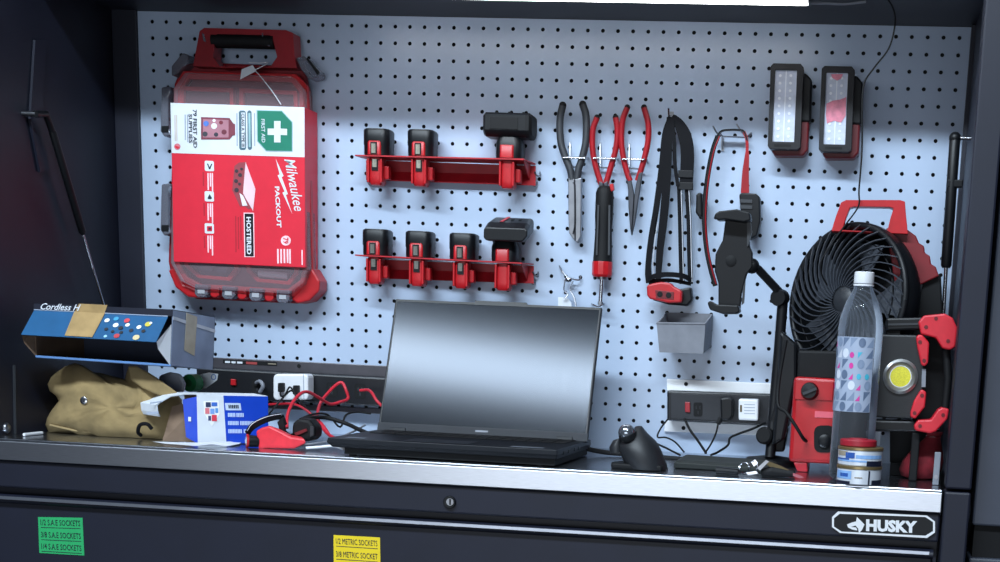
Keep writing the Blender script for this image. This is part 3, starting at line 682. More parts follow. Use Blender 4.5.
for x, y in ((660,294.3),(668.7,295.3)):
    obj('lens', MB().lathe([(.0048,0),(.0048,.0015),(.0040,.002)], W(x,y,-.055), (0,-1,0), 14), BLK2, lamp)
obj('lens_bezel', MB().pp([(655,290),(674,292),(673.5,299.6),(656,298)], -.0562, .0015), DRED, lamp, bevel=.0005)
obj('battery_box', MB().pp([(680,289),(691,287),(692.5,300),(687,306),(668,304.5),(652,300),(660,290)], -.034, .022), BLK, h, bevel=.003)

# ---- strap with the red stripe on its own bracket hook
t = thing('double_hook', 'chrome double prong hook holding the red striped strap', 'hook', W(732, 138, 0))
obj('crossbar', MB().tube(path3([(722.5,136.4,-.012),(746,137.6,-.012)]), .0016, 6), CHR, t)
obj('prong', MB().tube(path3([(722.5,150,-.002),(722.5,136.4,-.012),(717,133,-.03),(713,126,-.035)]), .0014, 6, 3), STL, t)
obj('prong', MB().tube(path3([(746,137.6,-.012),(741,131,-.03),(736.5,124,-.034)]), .0014, 6, 3), STL, t)
obj('end_peg', MB().tube(path3([(746,137.6,-.012),(750.5,134.5,-.004),(751,133,.003)]), .002, 6), STL, t)
obj('back_leg', MB().pp([(721,137),(724,137),(724,151),(721,151)], -.003, .002), STL, t)
h2 = thing('headlamp', 'headlamp on a narrow black strap with a red stripe beside the phone holder', 'headlamp', W(735, 285, -.03))
YH = -.030
LP = [(747,140),(744,131.5),(738,130),(729,130),(722,131),(717.5,136),(712.5,150),(708,172),(705,196),(704,222),(706,248),(710,268),(715,286)]
obj('strap', MB().ribbon([W(x,y,YH) for x,y in LP], .0075, .0025, (0,1,0)), BLK2, h2)
LP = [(746.5,138),(743.5,132.8),(738,131.2),(729,131.2),(723,132.2),(719,137)] 
obj('strap', MB().ribbon([W(x+.4,y,YH) for x,y in [(717.5,136),(712.5,150),(708,172),(705,196),(704,222),(706,248),(710,268),(715,286)]], .0080, .0026, (1,0,0)), STR, h2)
obj('red_stripe', MB().tube([W(x+.6,y,YH-.0022) for x,y in [(719,136),(713.5,150),(709,172),(706,196),(705,222),(707,248),(711,268),(715.5,284)]], .0011, 5, 4), RGRIP, h2)
obj('red_webbing', MB().ribbon([W(x,y,YH) for x,y in [(744,131.5),(746.8,140),(747,155),(745.6,172),(745,193)]], lambda f: .005+.009*max(0,(f-.45)/.55)**.7, .0025, (1,0,0)), RGRIP, h2)
obj('battery_box', MB().pp([(739,195),(741,192.5),(756,193.5),(760,197),(760.5,222),(757,236),(748,240),(742,228)], YH-.010, .028), BLK, h2, bevel=.004)
obj('clip', MB().pp([(740,199),(752,199.6),(752,203),(740,202.5)], YH-.0118, .003), DGRY, h2)
obj('clip', MB().pp([(740,205),(752,205.6),(752,209),(740,208.5)], YH-.0118, .003), DGRY, h2)
obj('side_pod', MB().pp([(696,195),(698,192.5),(702,192.5),(702.5,217),(697.5,216),(695.5,212)], YH-.004, .022), BLK, h2, bevel=.003)

# ---- grey parts bin
b = thing('parts_bin', 'small open grey plastic bin clipped to the pegboard', 'bin', W(682, 352, -.04))
F0, F1, F2, F3 = W(656.5,323,-.075), W(705.5,323.8,-.075), W(703.2,353.7,-.072), W(659.4,352.3,-.072)
K0, K1, K2, K3 = W(666.2,312.5,-.004), W(712.9,313.9,-.004), W(711,347,-.006), W(668,346,-.006)
def wall4(q, n, th=.0022):
    nn = Vector(n).normalized()*th; return MB().prism(q, nn)
BIN = mat('bin_grey', (122, 125, 134), .6)
obj('front_wall', wall4([F0,F1,F2,F3], (0,1,0)), BIN, b, bevel=.0006)
obj('back_wall', wall4([K0,K1,K2,K3], (0,-1,0)), BIN, b)
obj('side_wall', wall4([F0,K0,K3,F3], (1,0,0)), BIN, b)
obj('side_wall', wall4([F1,K1,K2,F2], (-1,0,0)), BIN, b)
obj('floor_panel', wall4([F3,F2,K2,K3], (0,0,1)), BIN, b)
obj('rim', MB().tube([F0,F1], .0016, 6), BIN, b)

# ---- two LED flood lights on the board
LENS = mat('led_lens', (196, 204, 222), .25, var=.04, scale=120); PINKL = mat('pink_smear', (214, 130, 150), .35, var=.12, scale=90)
CHIP = mat('led_chip', (228, 232, 240), .3); FRM = mat('flood_frame', (27, 27, 31), .42, spec=.35)
def flood(lab, dx, dy, pink):
    q = lambda l: [(x+dx+(y-100)*0, y+dy) for x, y in l]
    t = thing('flood_light', lab, 'work light', W(788+dx, 156+dy, -.03), 'flood lights on the pegboard')
    obj('body', MB().pp(q([(776,74),(806,75),(811,80),(808,150),(803,156),(775,156),(771.5,151)]), -.034, .030), DRED, t, bevel=.003)
    obj('heat_sink', MB().pp(q([(779,72),(806,73),(812,80),(810.5,122),(778,120)]), -.037, .033), BLK, t, bevel=.003)
    out = [(770.7,66),(773.5,63.2),(800.8,63.7),(803.8,67.5),(800.4,147.2),(797.4,149.5),(770.3,148.9),(767.7,146)]
    inn = [(775.2,70.2),(776,69.6),(796.4,70),(797,70.6),(794.2,141.6),(793.6,142),(772.6,141.6),(772.2,141)]
    fr = obj('frame', MB().pring(q(out), q(inn), -.056, .022), FRM, t, bevel=.002)
    obj('name_strip', MB().pp(q([(774,144),(791,144.4),(791,146.6),(774,146.2)]), -.0565, .001), BLK2, fr)
    ln = obj('lens', MB().pp(q([(775,69.8),(797,70.2),(794,142),(772.2,141.4)]), -.051, .015), LENS, t)
    obj('divider', MB().pp(q([(785.8,70.5),(786.8,70.5),(783.8,141.6),(782.8,141.6)]), -.0516, .001), CHIP, ln)
    for i in range(9):
        for x in (780.5, 791):
            y = 75.5+7.6*i; obj('led_chip', MB().pp(q(circ(x-(y-70)*.04, y, 1.5, n=8)), -.0518, .001), CHIP, ln)
    if pink: obj('pink_smear', MB().pp(q([(775.5,101),(782,98),(789,97),(795.2,94.5),(794.6,113),(790,120),(783,118),(776,121),(774.8,112)]), -.0522, .0008), PINKL, ln); obj('pink_smear', MB().pp(q([(780,71.5),(792,71.5),(790,76),(786,78),(781,75)]), -.0522, .0008), PINKL, ln)
    return t
flood('black framed flood light with a clean white lens on the pegboard', 0, 0, False)
flood('black framed flood light with a pink smeared lens on the pegboard', 51, 2.6, True)

# ================================================================== THINGS ON THE WORKTOP
# ---- laptop
def frame_at(o, ux):
    ux = Vector((ux.x, ux.y, 0)).normalized(); uy = Vector((-ux.y, ux.x, 0)); return o, ux, uy
FR = WZ(552, 466.8, ZT); LWD, LDP, LTH = .350, .255, .026
yaw = math.radians(-1.0)
ux = Vector((math.cos(yaw), math.sin(yaw), 0)); uy = Vector((-ux.y, ux.x, 0)); uz = Vector((0,0,1))
O = Vector((FR.x+.010, YF+.012, ZT)) - ux*LWD          # front left foot of the base
L3 = lambda a, b, c: O+ux*a+uy*b+uz*c
lp = thing('laptop', 'open black laptop with a dark reflecting screen on the worktop', 'laptop', L3(LWD/2, LDP/2, 0))
LB = mat('laptop_shell', (24, 27, 33), .45, spec=.2); KEY = mat('laptop_keys', (15, 16, 19), .5)
obj('foot_block', MB().add([L3(a,b,c) for c in (.002,.016) for a,b in ((.02,.012),(LWD-.006,.012),(LWD-.004,LDP-.01),(.02,LDP-.01))], [[3,2,1,0],[4,5,6,7],[0,1,5,4],[1,2,6,5],[2,3,7,6],[3,0,4,7]]), BLK2, lp)
for a, b in ((.03,.02),(LWD-.03,.02),(.03,LDP-.03),(LWD-.03,LDP-.03)): obj('rubber_foot', MB().lathe([(.006,0),(.006,.003)], L3(a,b,0), uz, 12), BLK2, lp)
base = obj('base', MB().add([L3(a,b,c) for a,b,c in ((.004,.004,.012),(LWD-.002,.004,.012),(LWD-.002,LDP,.012),(.004,LDP,.012),(-.004,0,.019),(LWD,0,.019),(LWD,LDP,.019),(-.004,LDP,.019),(-.002,.001,LTH),(LWD-.001,.001,LTH),(LWD-.001,LDP,LTH),(-.002,LDP,LTH))],
   [[3,2,1,0],[8,9,10,11]]+[[i,(i+1)%4,(i+1)%4+4,i+4] for i in range(4)]+[[i+4,(i+1)%4+4,(i+1)%4+8,i+8] for i in range(4)]), LB, lp, bevel=.001)
kb = MB()
kw = (LWD-.03)/15
keym = {}
for r_ in range(6):
    for c_ in range(15):
        a0 = .015+c_*kw; b0 = LDP-.035-r_*.0175
        if r_ == 5 and 4 <= c_ <= 8:
            if c_ > 4: continue
            wid = kw*5
        else: wid = kw
        k = MB().add([L3(a0+.0012+d*(wid-.0024), b0+e, LTH+.0006+f) for f in (0,.0012) for d,e in ((0,0),(1,0),(1,.0145),(0,.0145))], [[3,2,1,0],[4,5,6,7],[0,1,5,4],[1,2,6,5],[2,3,7,6],[3,0,4,7]])
        obj('key', k, KEY, base)
obj('touchpad', MB().add([L3(a,b,LTH+.0004) for a,b in ((.11,.012),(.21,.012),(.21,.075),(.11,.075))], [[0,1,2,3]]), mat('touchpad', (40,43,50), .3), base)
for a, cw in ((.02,.03),(LWD-.075,.05)): obj('deck_sticker', MB().add([L3(a,.012,LTH+.0004), L3(a+cw,.012,LTH+.0004), L3(a+cw,.03,LTH+.0004), L3(a,.03,LTH+.0004)], [[0,1,2,3]]), mat('silver_sticker', (120,126,136), .4, .3), base)
for i, b_ in enumerate((.05,.085,.13,.16)): obj('side_port', MB().obox(L3(LWD-.0005,b_,.019), (ux,uy,uz), (.001,.008,.0025)), KEY, base)
# lid: hinge line towards the back of the base, leaning back
HB = LDP-.050; TILT = math.radians(22.45); LH = .236
lu = uy*math.sin(TILT)+uz*math.cos(TILT); ln_ = -uy*math.cos(TILT)+uz*math.sin(TILT)
H0 = L3(.003, HB, LTH-.006)
LD = lambda a, b, c: H0+ux*a+lu*b+ln_*c
def lbox(a0,a1,b0,b1,c0,c1): return MB().add([LD(a,b,c) for c in (c0,c1) for a,b in ((a0,b0),(a1,b0),(a1,b1),(a0,b1))], [[3,2,1,0],[4,5,6,7],[0,1,5,4],[1,2,6,5],[2,3,7,6],[3,0,4,7]])
ld = obj('lid', lbox(.0,LWD,.006,LH,-.007,0), LB, lp, bevel=.0015)
obj('bezel', MB().ring([LD(a,b,.0012) for a,b in ((.002,.016),(LWD-.002,.016),(LWD-.002,LH-.001),(.002,LH-.001))], [LD(a,b,.0012) for a,b in ((.004,.020),(LWD-.004,.020),(LWD-.004,LH-.005),(.004,LH-.005))], -ln_*.0012), BLK, ld)
SCR = mat('laptop_screen', (7, 9, 14), .125, spec=.15, var=.02)
SCR.node_tree.nodes['Principled BSDF'].inputs['Specular Tint'].default_value = (.80, .87, 1, 1)
obj('screen', MB().add([LD(a,b,.0006) for a,b in ((.004,.020),(LWD-.004,.020),(LWD-.004,LH-.005),(.004,LH-.005))], [[0,1,2,3]]), SCR, ld)
obj('camera_bump', lbox(LWD*.39,LWD*.64,LH-.001,LH+.0025,-.006,.001), BLK, ld)
obj('lower_bezel', lbox(.0,LWD,.006,.0195,.0,.0016), mat('laptop_chin', (36,39,46), .45, spec=.15), ld)
obj('brand_mark', lbox(LWD*.47,LWD*.53,.012,.015,.0016,.0019), GRY, ld)
for a in (.022, LWD-.05): obj('hinge', lbox(a,a+.026,-.004,.012,-.008,.004), LB, lp, bevel=.001)

# ---- trackball
P0 = WZ(644, 471, ZT); YTB = P0.y+.03
tb = thing('trackball_mouse', 'black upright trackball mouse with a silver ball', 'mouse', (P0.x, YTB, ZT))
TBM = mat('trackball_black', (30, 32, 36), .5)
PLN = YTB
def tring(pxc, y, rx, ry, n=20, tilt=0):
    c = W(pxc, y, PLN); return [Vector((c.x+rx*math.cos(2*math.pi*k/n), c.y+ry*math.sin(2*math.pi*k/n), c.z+tilt*math.cos(2*math.pi*k/n))) for k in range(n)]
zb0 = W(640, 468, PLN)
obj('shell', MB().loft([tring(648,468.5,.0306,.033), tring(645,462,.0325,.035,tilt=-.001), tring(642,455,.0335,.035,tilt=-.002), tring(640,447,.0322,.032,tilt=-.003), tring(641.3,438.5,.0225,.024,tilt=-.003), tring(640.5,431.5,.0115,.014,tilt=-.003), tring(640,428,.0070,.008,tilt=-.002), tring(639.8,426,.0030,.004)]), TBM, tb, smooth=60)
obj('base', MB().prism([Vector((W(x,470,PLN).x, PLN+dy, ZT)) for x, dy in ((613,-.020),(640,-.028),(664,-.026),(666,.0),(658,.028),(616,.026),(611,0))], (0,0,.009)), BLK2, tb, bevel=.003)
cb_ = W(626.8,432.5,PLN-.020)
obj('ball', MB().ball(cb_, .0128, 24), mat('silver_ball', (170,176,186), .18, .9, .04), tb, smooth=80)
obj('ball_socket', MB().lathe([(.0040,-.014),(.0110,-.011),(.0138,-.002),(.0132,-.002),(.0128,-.004)], cb_, (-.35,-.25,.9), 20, False), TBM, tb, smooth=60)
obj('thumb_rest', MB().loft([tring(617,452,.010,.016,tilt=.002), tring(617,445,.0115,.016,tilt=.004), tring(618.5,438.5,.008,.012,tilt=.003)]), TBM, tb, smooth=60)

# ---- keys on the steel
KY = -.36
P = lambda x, y: WZ(x, y, ZT+.004)
k = thing('car_key_bunch', 'bunch of keys with black fobs lying before the red fan base', 'keys', WZ(760, 478, ZT))
a, b_ = WZ(715.5,474.5,ZT), WZ(739,475.5,ZT)
obj('fob', MB().loft([[a+Vector((0,dy,dz)) for dy,dz in ((-.006,.001),(.006,.001),(.008,.007),(.005,.012),(-.005,.012),(-.008,.007))], [b_+Vector((0,dy,dz)) for dy,dz in ((-.006,.001),(.006,.001),(.008,.006),(.005,.010),(-.005,.010),(-.008,.006))]]), BLK, k, bevel=.002)
Yk = (a.y+b_.y)/2
def arcpx(cx, cy, rx, ry, a0, a1, n=10): return [W(cx+rx*math.cos(math.radians(a0+(a1-a0)*i/n)), cy+ry*math.sin(math.radians(a0+(a1-a0)*i/n)), Yk+.004*math.sin(i)) for i in range(n+1)]
obj('split_ring', MB().tube(arcpx(744.5,468,5.2,5.6,-200,130), .0011, 6), CHR, k, smooth=60)
obj('split_ring', MB().tube(arcpx(753,466.5,4.5,5.2,150,400), .0011, 6), CHR, k, smooth=60)
obj('key_blade', MB().pp([(746,472.5),(756,471),(758,473.5),(748,475.5)], Yk-.004, .0025), CHR, k)
obj('key_blade', MB().pp([(751,462),(755,459.5),(758,463),(754,466.5)], Yk-.004, .0025), CHR, k)
obj('key_blade', MB().pp([(757,468),(766,460),(769,461.5),(760,470.5)], Yk-.002, .0025), STL, k)
obj('brass_key', MB().pp([(764,462.5),(768,461),(781,466),(789,470),(787,472),(770,467)], Yk+.006, .0025), mat('brass', (96,84,60), .45, .8), k)
a, b_ = WZ(759,476,ZT), WZ(795,478,ZT)
f2 = obj('fob', MB().loft([[a+Vector((.003,dy,dz)) for dy,dz in ((-.007,.001),(.007,.001),(.009,.008),(.006,.012),(-.006,.012),(-.009,.007))], [a.lerp(b_,.35)+Vector((0,dy,dz)) for dy,dz in ((-.008,.001),(.009,.001),(.011,.009),(.007,.016),(-.006,.016),(-.010,.009))], [b_+Vector((0,dy,dz)) for dy,dz in ((-.006,.001),(.006,.001),(.009,.006),(.006,.011),(-.005,.011),(-.008,.006))]]), BLK2, k, bevel=.002)
obj('key_tag', MB().pp([(793,473),(799,475),(804,477.5),(800,478.5),(793,476)], Yk-.006, .002), mat('pink_tag', (170,90,100), .5), k)
# ---- dark pouch lying flat behind the keys
c = [WZ(x,y,ZT) for x,y in ((676,463),(775,467))]
po = MB()
Yp = -.30
xs_ = (W(676,460,Yp).x, W(774,464,Yp).x)
po.loft([[Vector((xs_[0]+dx, Yp-.03+dy, ZT+dz)) for dx,dy,dz in ((0,0,.0005),(xs_[1]-xs_[0],0,.0005),(xs_[1]-xs_[0],.12,.0005),(0,.12,.0005))],
         [Vector((xs_[0]+dx, Yp-.03+dy, ZT+dz)) for dx,dy,dz in ((.001,-.002,.010),(xs_[1]-xs_[0],-.002,.008),(xs_[1]-xs_[0],.12,.008),(0,.12,.010))],
         [Vector((xs_[0]+dx, Yp-.03+dy, ZT+dz)) for dx,dy,dz in ((.008,.012,.013),(xs_[1]-xs_[0]-.008,.012,.011),(xs_[1]-xs_[0]-.008,.108,.012),(.008,.108,.014))]])
pch = tag(obj('flat_pouch', po, mat('olive_black_nylon', (36,40,38), .7), bevel=.002), 'flat dark nylon pouch lying behind the keys', 'pouch')

# ---- fan
FC = W(847, 300, -.205); FAX = Vector((-math.sin(math.radians(40)), -math.cos(math.radians(40)), .10)).normalized()
fu = Vector((0,0,1)).cross(FAX).normalized(); fv = FAX.cross(fu); FRD = .113
fbase = W(813, 474, -.27)
fan = thing('jobsite_fan', 'black caged jobsite fan with red handle and red base', 'fan', (fbase.x, -.2, ZT))
FP = lambda r, a, d=0: FC+fu*(r*math.cos(a))+fv*(r*math.sin(a))+FAX*d
FBK = mat('fan_black', (17, 19, 23), .45, spec=.3)
obj('rim', MB().tube([FP(FRD, 2*math.pi*i/48) for i in range(49)], .0055, 8), FBK, fan, smooth=60)
obj('inner_rim', MB().tube([FP(FRD*.82, 2*math.pi*i/48+.0, .004) for i in range(49)], .0013, 6), FBK, fan, smooth=60)
obj('drum', MB().lathe([(FRD*1.02, .004),(FRD*1.05, -.012),(FRD*1.02,-.03),(FRD*.92,-.05),(FRD*.86,-.05),(FRD*.95,-.03),(FRD*.97,-.01),(FRD*.97,.002)], FC, FAX, 48, False), FBK, fan, smooth=50)
obj('back_grille', MB().lathe([(.0,-.052),(FRD*.88,-.049)], FC, FAX, 36, False), BLK2, fan)
obj('hub', MB().lathe([(.0,.012),(.018,.011),(.023,.006),(.023,-.02)], FC, FAX, 28, False), DGRY, fan, smooth=50)
NRB = 36
RIB = mat('grille_black', (58, 62, 70), .35, spec=.6)
for i in range(NRB):
    a0 = 2*math.pi*i/NRB
    pts = [FP(.020+(FRD-.020)*t, a0-1.15*t**.8, .004+.010*math.sin(math.pi*(.25+.75*t))) for t in [j/7 for j in range(8)]]
    obj('grille_rib', MB().ribbon(pts, .005, .0014, FAX, 0), RIB, fan)
for i in range(5):
    a0 = 2*math.pi*i/5
    g = []
    for t in (0,.33,.66,1):
        r = .02+.078*t
        g.append([FP(r, a0-.32+.1*t, -.012), FP(r, a0+.36+.25*t, -.036), FP(r, a0+.36+.25*t, -.038), FP(r, a0-.32+.1*t, -.014)])
    obj('fan_blade', MB().loft(g), mat('blade_grey', (70,74,82), .45), fan)
obj('handle', MB().pring([(831.4,231),(836,216),(841,202.5),(846,200),(900,200),(905,201.5),(906,214),(908,234)],
    [(842.5,230),(846,218),(850,207.8),(854,206.6),(890,207),(893.5,208.6),(891,216),(887,232)], -.215, .032), RED, fan, bevel=.003)
obj('motor_housing', MB().loft([[W(x,y,Y) for x,y in ((886,228),(908,230),(916,236),(919,243),(924,246),(925,253),(930,256),(931,264),(936,267),(939,276),(918,286),(895,284))] for Y in (-.20,-.10)]), mat('motor_red', (118,16,26), .5), fan, bevel=.002)
obj('rear_leg', MB().pp([(914,284),(941,273),(943,318),(941,360),(915,362),(908,330)], -.19, .10), BLK2, fan, bevel=.003)
obj('leg_trim', MB().tube([W(920.5,283,-.195), W(913,316,-.195)], .004, 8), STL, fan)
# base block with control panel
YB_ = -.275
bp = [(794,377),(836,378.5),(862,380),(858,464),(788.5,462)]
bs = obj('base_block', MB().pp([(794,376.5),(838,379.2),(834,464.3),(788.5,462)], YB_, .13), RED, fan, bevel=.006)
obj('base_shell', MB().pp([(838.5,379.5),(876,382),(872,467),(834.5,464.5)], YB_+.004, .126), BLK2, fan, bevel=.004)
obj('cradle_arm', MB().pp([(780,330),(797,345),(797,378),(784,440),(772,446),(776,400)], YB_+.05, .05), BLK, fan, bevel=.005)
obj('neck', MB().pp([(798,350),(880,352),(878,382),(797,379)], YB_+.02, .09), BLK2, fan, bevel=.004)
obj('upper_panel', MB().pp([(795.5,379),(834,381.5),(832.5,401),(794.5,399.5)], YB_-.002, .003), RED, bs, bevel=.001)
kn = W(810,391.5,YB_-.002)
knob = obj('knob', MB().lathe([(.0135,0),(.0135,.006),(.0115,.014),(.0,.015)], kn, (-.1,-1,.12), 24, False), BLK, bs, smooth=40)
obj('knob_bar', MB().obox(kn+Vector((0,-.015,.001)), ((.9,0,.4),(0,1,0),(-.4,0,.9)), (.011,.003,.002)), DGRY, bs)
rr = lambda cx, cy, hx, hy, r: [(cx+sx*(hx-r)+r*math.cos(math.radians(a0+30*k)), cy+sy*(hy-r)+r*math.sin(math.radians(a0+30*k))) for sx,sy,a0 in ((1,1,0),(-1,1,90),(-1,-1,180),(1,-1,270)) for k in range(4)]
obj('port_recess', MB().pp(rr(824.5,439,10.5,13.5,6.5), YB_-.0016, .0014), BLK2, bs)
obj('port_plug', MB().lathe([(.010,0),(.010,.004),(.006,.006)], W(824.5,441,YB_-.001), (0,-1,0), 18), BLK, bs, smooth=40)
obj('pink_sticker', MB().pp([(815,411),(834,412),(834,418),(814.6,417.4)], YB_-.0010, .0008), mat('pink_sticker', (224,96,112), .5), bs)
for q in ([(793,462),(807,462.5),(807.5,477),(797,477.5)], [(845,465),(862,466),(860,480),(846,480)]):
    p_ = [W(x,y,YB_+.004) for x,y in q]; zmin = ZT+.0005
    for v in p_[2:]: v.z = zmin
    obj('foot', MB().prism(p_, (0,.11,0)), mat('foot_red', (190,34,48), .4), fan, bevel=.002)
obj('cable', MB().tube(path3([(786,340,-.30),(779,380,-.30),(778,405,-.31),(786,412,-.32),(795,425,-.325),(803,438,-.318),(806,441,-.28)]), .0028, 8, 5), BLK2, fan, smooth=60)

# ---- phone holder on a stand
YPH = -.20
ph = thing('phone_holder_stand', 'black spring clamp phone holder on a jointed arm and stand', 'phone holder', WZ(768, 463, ZT))
PHM = mat('holder_black', (13,14,18), .45, spec=.3)
obj('back_plate', MB().pp([(725.4,219),(749.6,218),(749.6,245.6),(752.5,252.7),(752.5,267),(746.8,274),(741.5,294),(740,312),(718.3,312),(718.3,283),(714.6,271.2),(715.4,254),(722.6,240)], YPH, .012), PHM, ph, bevel=.002)
obj('upper_jaw', MB().pp([(713.8,217.7),(715,213.5),(719,211),(736.8,209),(749.6,212.5),(751,220),(744,222),(725.4,219.4),(718,220)], YPH-.028, .034), PHM, ph, bevel=.002)
obj('lower_jaw', MB().pp([(707.3,303),(709.8,300.6),(716.3,304.4),(738.2,305.3),(740,311.6),(736,313.8),(722.6,314),(709.8,309.8)], YPH-.028, .034), PHM, ph, bevel=.002)
obj('pad', MB().lathe([(.0085,0),(.0085,.001),(.0075,.0015)], W(731,261,YPH), (0,-1,0), 20), BLK2, ph, smooth=40)
obj('side_rail', MB().pp([(747,222),(750.5,221.5),(752,232),(748,246),(747,246)], YPH-.004, .006), DGRY, ph)
obj('side_rail', MB().pp([(743,287),(745.5,280),(744,303),(741.5,305)], YPH-.004, .006), DGRY, ph)
obj('ball_joint', MB().ball(W(752,266,YPH+.014), .012, 16), PHM, ph, smooth=60)
obj('arm', MB().tube(path3([(752,266,YPH+.014),(758,269,YPH+.02),(784,297,YPH+.05)]), .0068, 12), PHM, ph, smooth=60)
J = W(783,298,YPH+.05)
obj('joint_knob', MB().lathe([(.0125,0),(.0135,.003),(.0135,.018),(.0125,.021)], J+Vector((-.008,-.013,0)), (.35,1,0), 20), PHM, ph, smooth=40)
obj('post', MB().tube([J, W(779,350,YPH+.05), W(775,395,YPH+.05), WZ(770,458,ZT+.012)], .0085, 12, 0), PHM, ph, smooth=60)
obj('post_clamp', MB().pp([(776,402),(786,402),(784,422),(788,430),(784,452),(771,452),(765,440),(768,425)], YPH+.03, .03), PHM, ph, bevel=.003)
obj('clamp_knob', MB().lathe([(.012,0),(.014,.003),(.014,.014),(.011,.017)], W(767,436,YPH+.03), (-.3,-1,.1), 16), BLK2, ph, smooth=40)
bb = WZ(771,462,ZT)
obj('base_plate', MB().lathe([(.044,0),(.044,.006),(.040,.010),(.012,.014)], (W(772,455,YPH+.05).x, YPH+.05, ZT), uz, 28), PHM, ph, smooth=40)

# ---- work light with red corner bumpers
YW = -.33
wl = thing('folding_work_light', 'black square work light with round yellow lamp and red corner bumpers', 'work light', (W(905,478,YW).x, YW, ZT))
WLM = mat('worklight_black', (28,30,33), .5, stretch=(2,2,30), var=.1)
obj('body', MB().pp([(876,334),(917,335),(926,346),(923,408),(911,419),(872,417)], YW, .045), WLM, wl, bevel=.003)
obj('top_rail', MB().pp([(886,318),(934,317),(938,322),(936,329),(886,331)], YW+.004, .04), BLK, wl, bevel=.003)
obj('rail_groove', MB().pp([(888,323.5),(932,322.5),(932,324.5),(888,325.5)], YW+.002, .003), DGRY, wl)
obj('bottom_rail', MB().pp([(866,420),(918,421),(920,432),(864,431)], YW+.004, .04), BLK, wl, bevel=.003)
obj('top_post', MB().pp([(888,329),(900,329),(900,336),(888,336)], YW+.01, .03), BLK2, wl)
cl_ = W(900.5,376.5,YW)
bz = obj('lamp_bezel', MB().lathe([(.0255,-.002),(.0255,.004),(.0215,.0065),(.0165,.003),(.0155,.0015)], cl_, (0,-1,0), 32, False), mat('bezel_silver', (190,190,188), .3, .85), wl, smooth=50)
obj('led_disc', MB().lathe([(.0,.0025),(.0150,.002),(.0158,.0)], cl_, (0,-1,0), 32, False), mat('cob_yellow', (226,216,60), .5, var=.08, scale=600), bz)
obj('led_ring', MB().lathe([(.0170,.0022),(.0150,.0026)], cl_, (0,-1,0), 32, False), WPL, bz)
BMP = mat('bumper_red', (206,34,50), .45)
def bumper(px, holes, d=.02, dy=-.012):
    b_ = obj('bumper', MB().pp(px, YW+dy, d), BMP, wl, bevel=.0025)
    for x, y in holes: obj('bumper_hole', MB().lathe([(.0028,0),(.0028,.0009)], W(x,y,YW+dy), (0,-1,0), 10), DRED, b_)
bumper([(916,337),(919,334.5),(922.5,335),(929.4,342.8),(928.3,363),(925,366.5),(921.5,365.5),(917.5,348)], [(920,342),(924,360.5)])
bumper([(920.9,389.8),(924,390),(926.4,392.5),(925,406.9),(915.2,419),(910.4,417),(910.6,412),(914,401)], [(922,395.5),(914.5,413)])
bumper([(918.5,322),(924,315.5),(945,313.5),(953,318),(957.5,328),(955.5,347),(950,350),(942.5,348.5),(936,338),(921,334)], [(926,327),(948,341),(936,318.5)], .03)
bumper([(913.8,426),(918,420),(930.9,419.7),(938,409.7),(942,407.5),(949.4,408.9),(947.5,419),(936,431.5),(930,433.5),(915.2,430.6)], [(920,426),(943,415)], .03)
obj('vent_grille', MB().pp([(922,369),(926,369),(925.5,387),(921.5,387)], YW-.003, .004), GRY, wl)
obj('side_handle', MB().tube(path3([(946,345,YW+.01),(948,378,YW+.01),(945,410,YW+.01)]), .006, 10), BLK2, wl, smooth=60)
obj('dark_gap_sheet', MB().pp([(890,431),(940,430),(941,462),(890,462)], YW+.10, .01), BLK2, wl)  # black sheet added for the shade and dark clutter behind the stand
obj('stand_foot', MB().box((W(890,470,YW+.1).x, YW+.088, ZT+.0005), (W(938,470,YW+.1).x, YW+.11, ZT+.02)), BLK2, wl)
for x, y in ((872,431),(916,432)):
    a = W(x,y,YW+.02); obj('stand_leg', MB().box((a.x-.006, YW+.004, ZT+.0005), (a.x+.006, YW+.018, a.z)), BLK2, wl, bevel=.002)
obj('rear_frame', MB().pp([(918,338),(948,336),(946,418),(914,428)], YW+.046, .012), BLK2, wl, bevel=.002)
obj('grey_latch', MB().pp([(866,431),(881,432),(880,447),(867,446)], YW-.001, .01), GRY, wl, bevel=.001)

# ---- red drawstring pouch
Yb = -.28
pr = thing('drawstring_pouch', 'dark red gathered cloth pouch under the work light', 'pouch', (W(920,476,Yb).x, Yb, ZT))
c = W(919.5, 476, Yb); rings = []
hgt = W(930,432,Yb).z-ZT
for f, r, dx in ((0,.016,-.001),(.05,.026,-.001),(.18,.031,0),(.38,.030,.003),(.58,.024,.007),(.76,.016,.012),(.9,.010,.016),(1,.012,.018)):
    rings.append([Vector((c.x+dx+r*(1+.06*math.sin(7*a+3*f))*math.cos(a), Yb+.8*r*(1+.06*math.cos(5*a))*math.sin(a), ZT+.0005+f*hgt)) for a in [2*math.pi*i/28 for i in range(28)]])
obj('cloth_bag', MB().loft(rings), mat('red_cloth', (112,16,30), .85, var=.12, scale=90, bump=.3), pr, smooth=70)
obj('drawstring', MB().tube([r_+Vector((0,-.001,0)) for r_ in rings[6]]+[rings[6][0]], .0016, 6), DRED, pr)
st = thing('grey_strap_end', 'grey strap end standing against the post beside the red pouch', 'strap', WZ(939, 482, ZT))
zst = W(938,452,-.37)
obj('webbing', MB().box((zst.x-.0045, -.374, ZT+.0005), (zst.x+.0045, -.370, zst.z)), GRY, st, bevel=.001)
obj('rivet', MB().lathe([(.003,0),(.003,.001)], (zst.x, -.3741, ZT+.012), (0,-1,0), 12), STL, st)

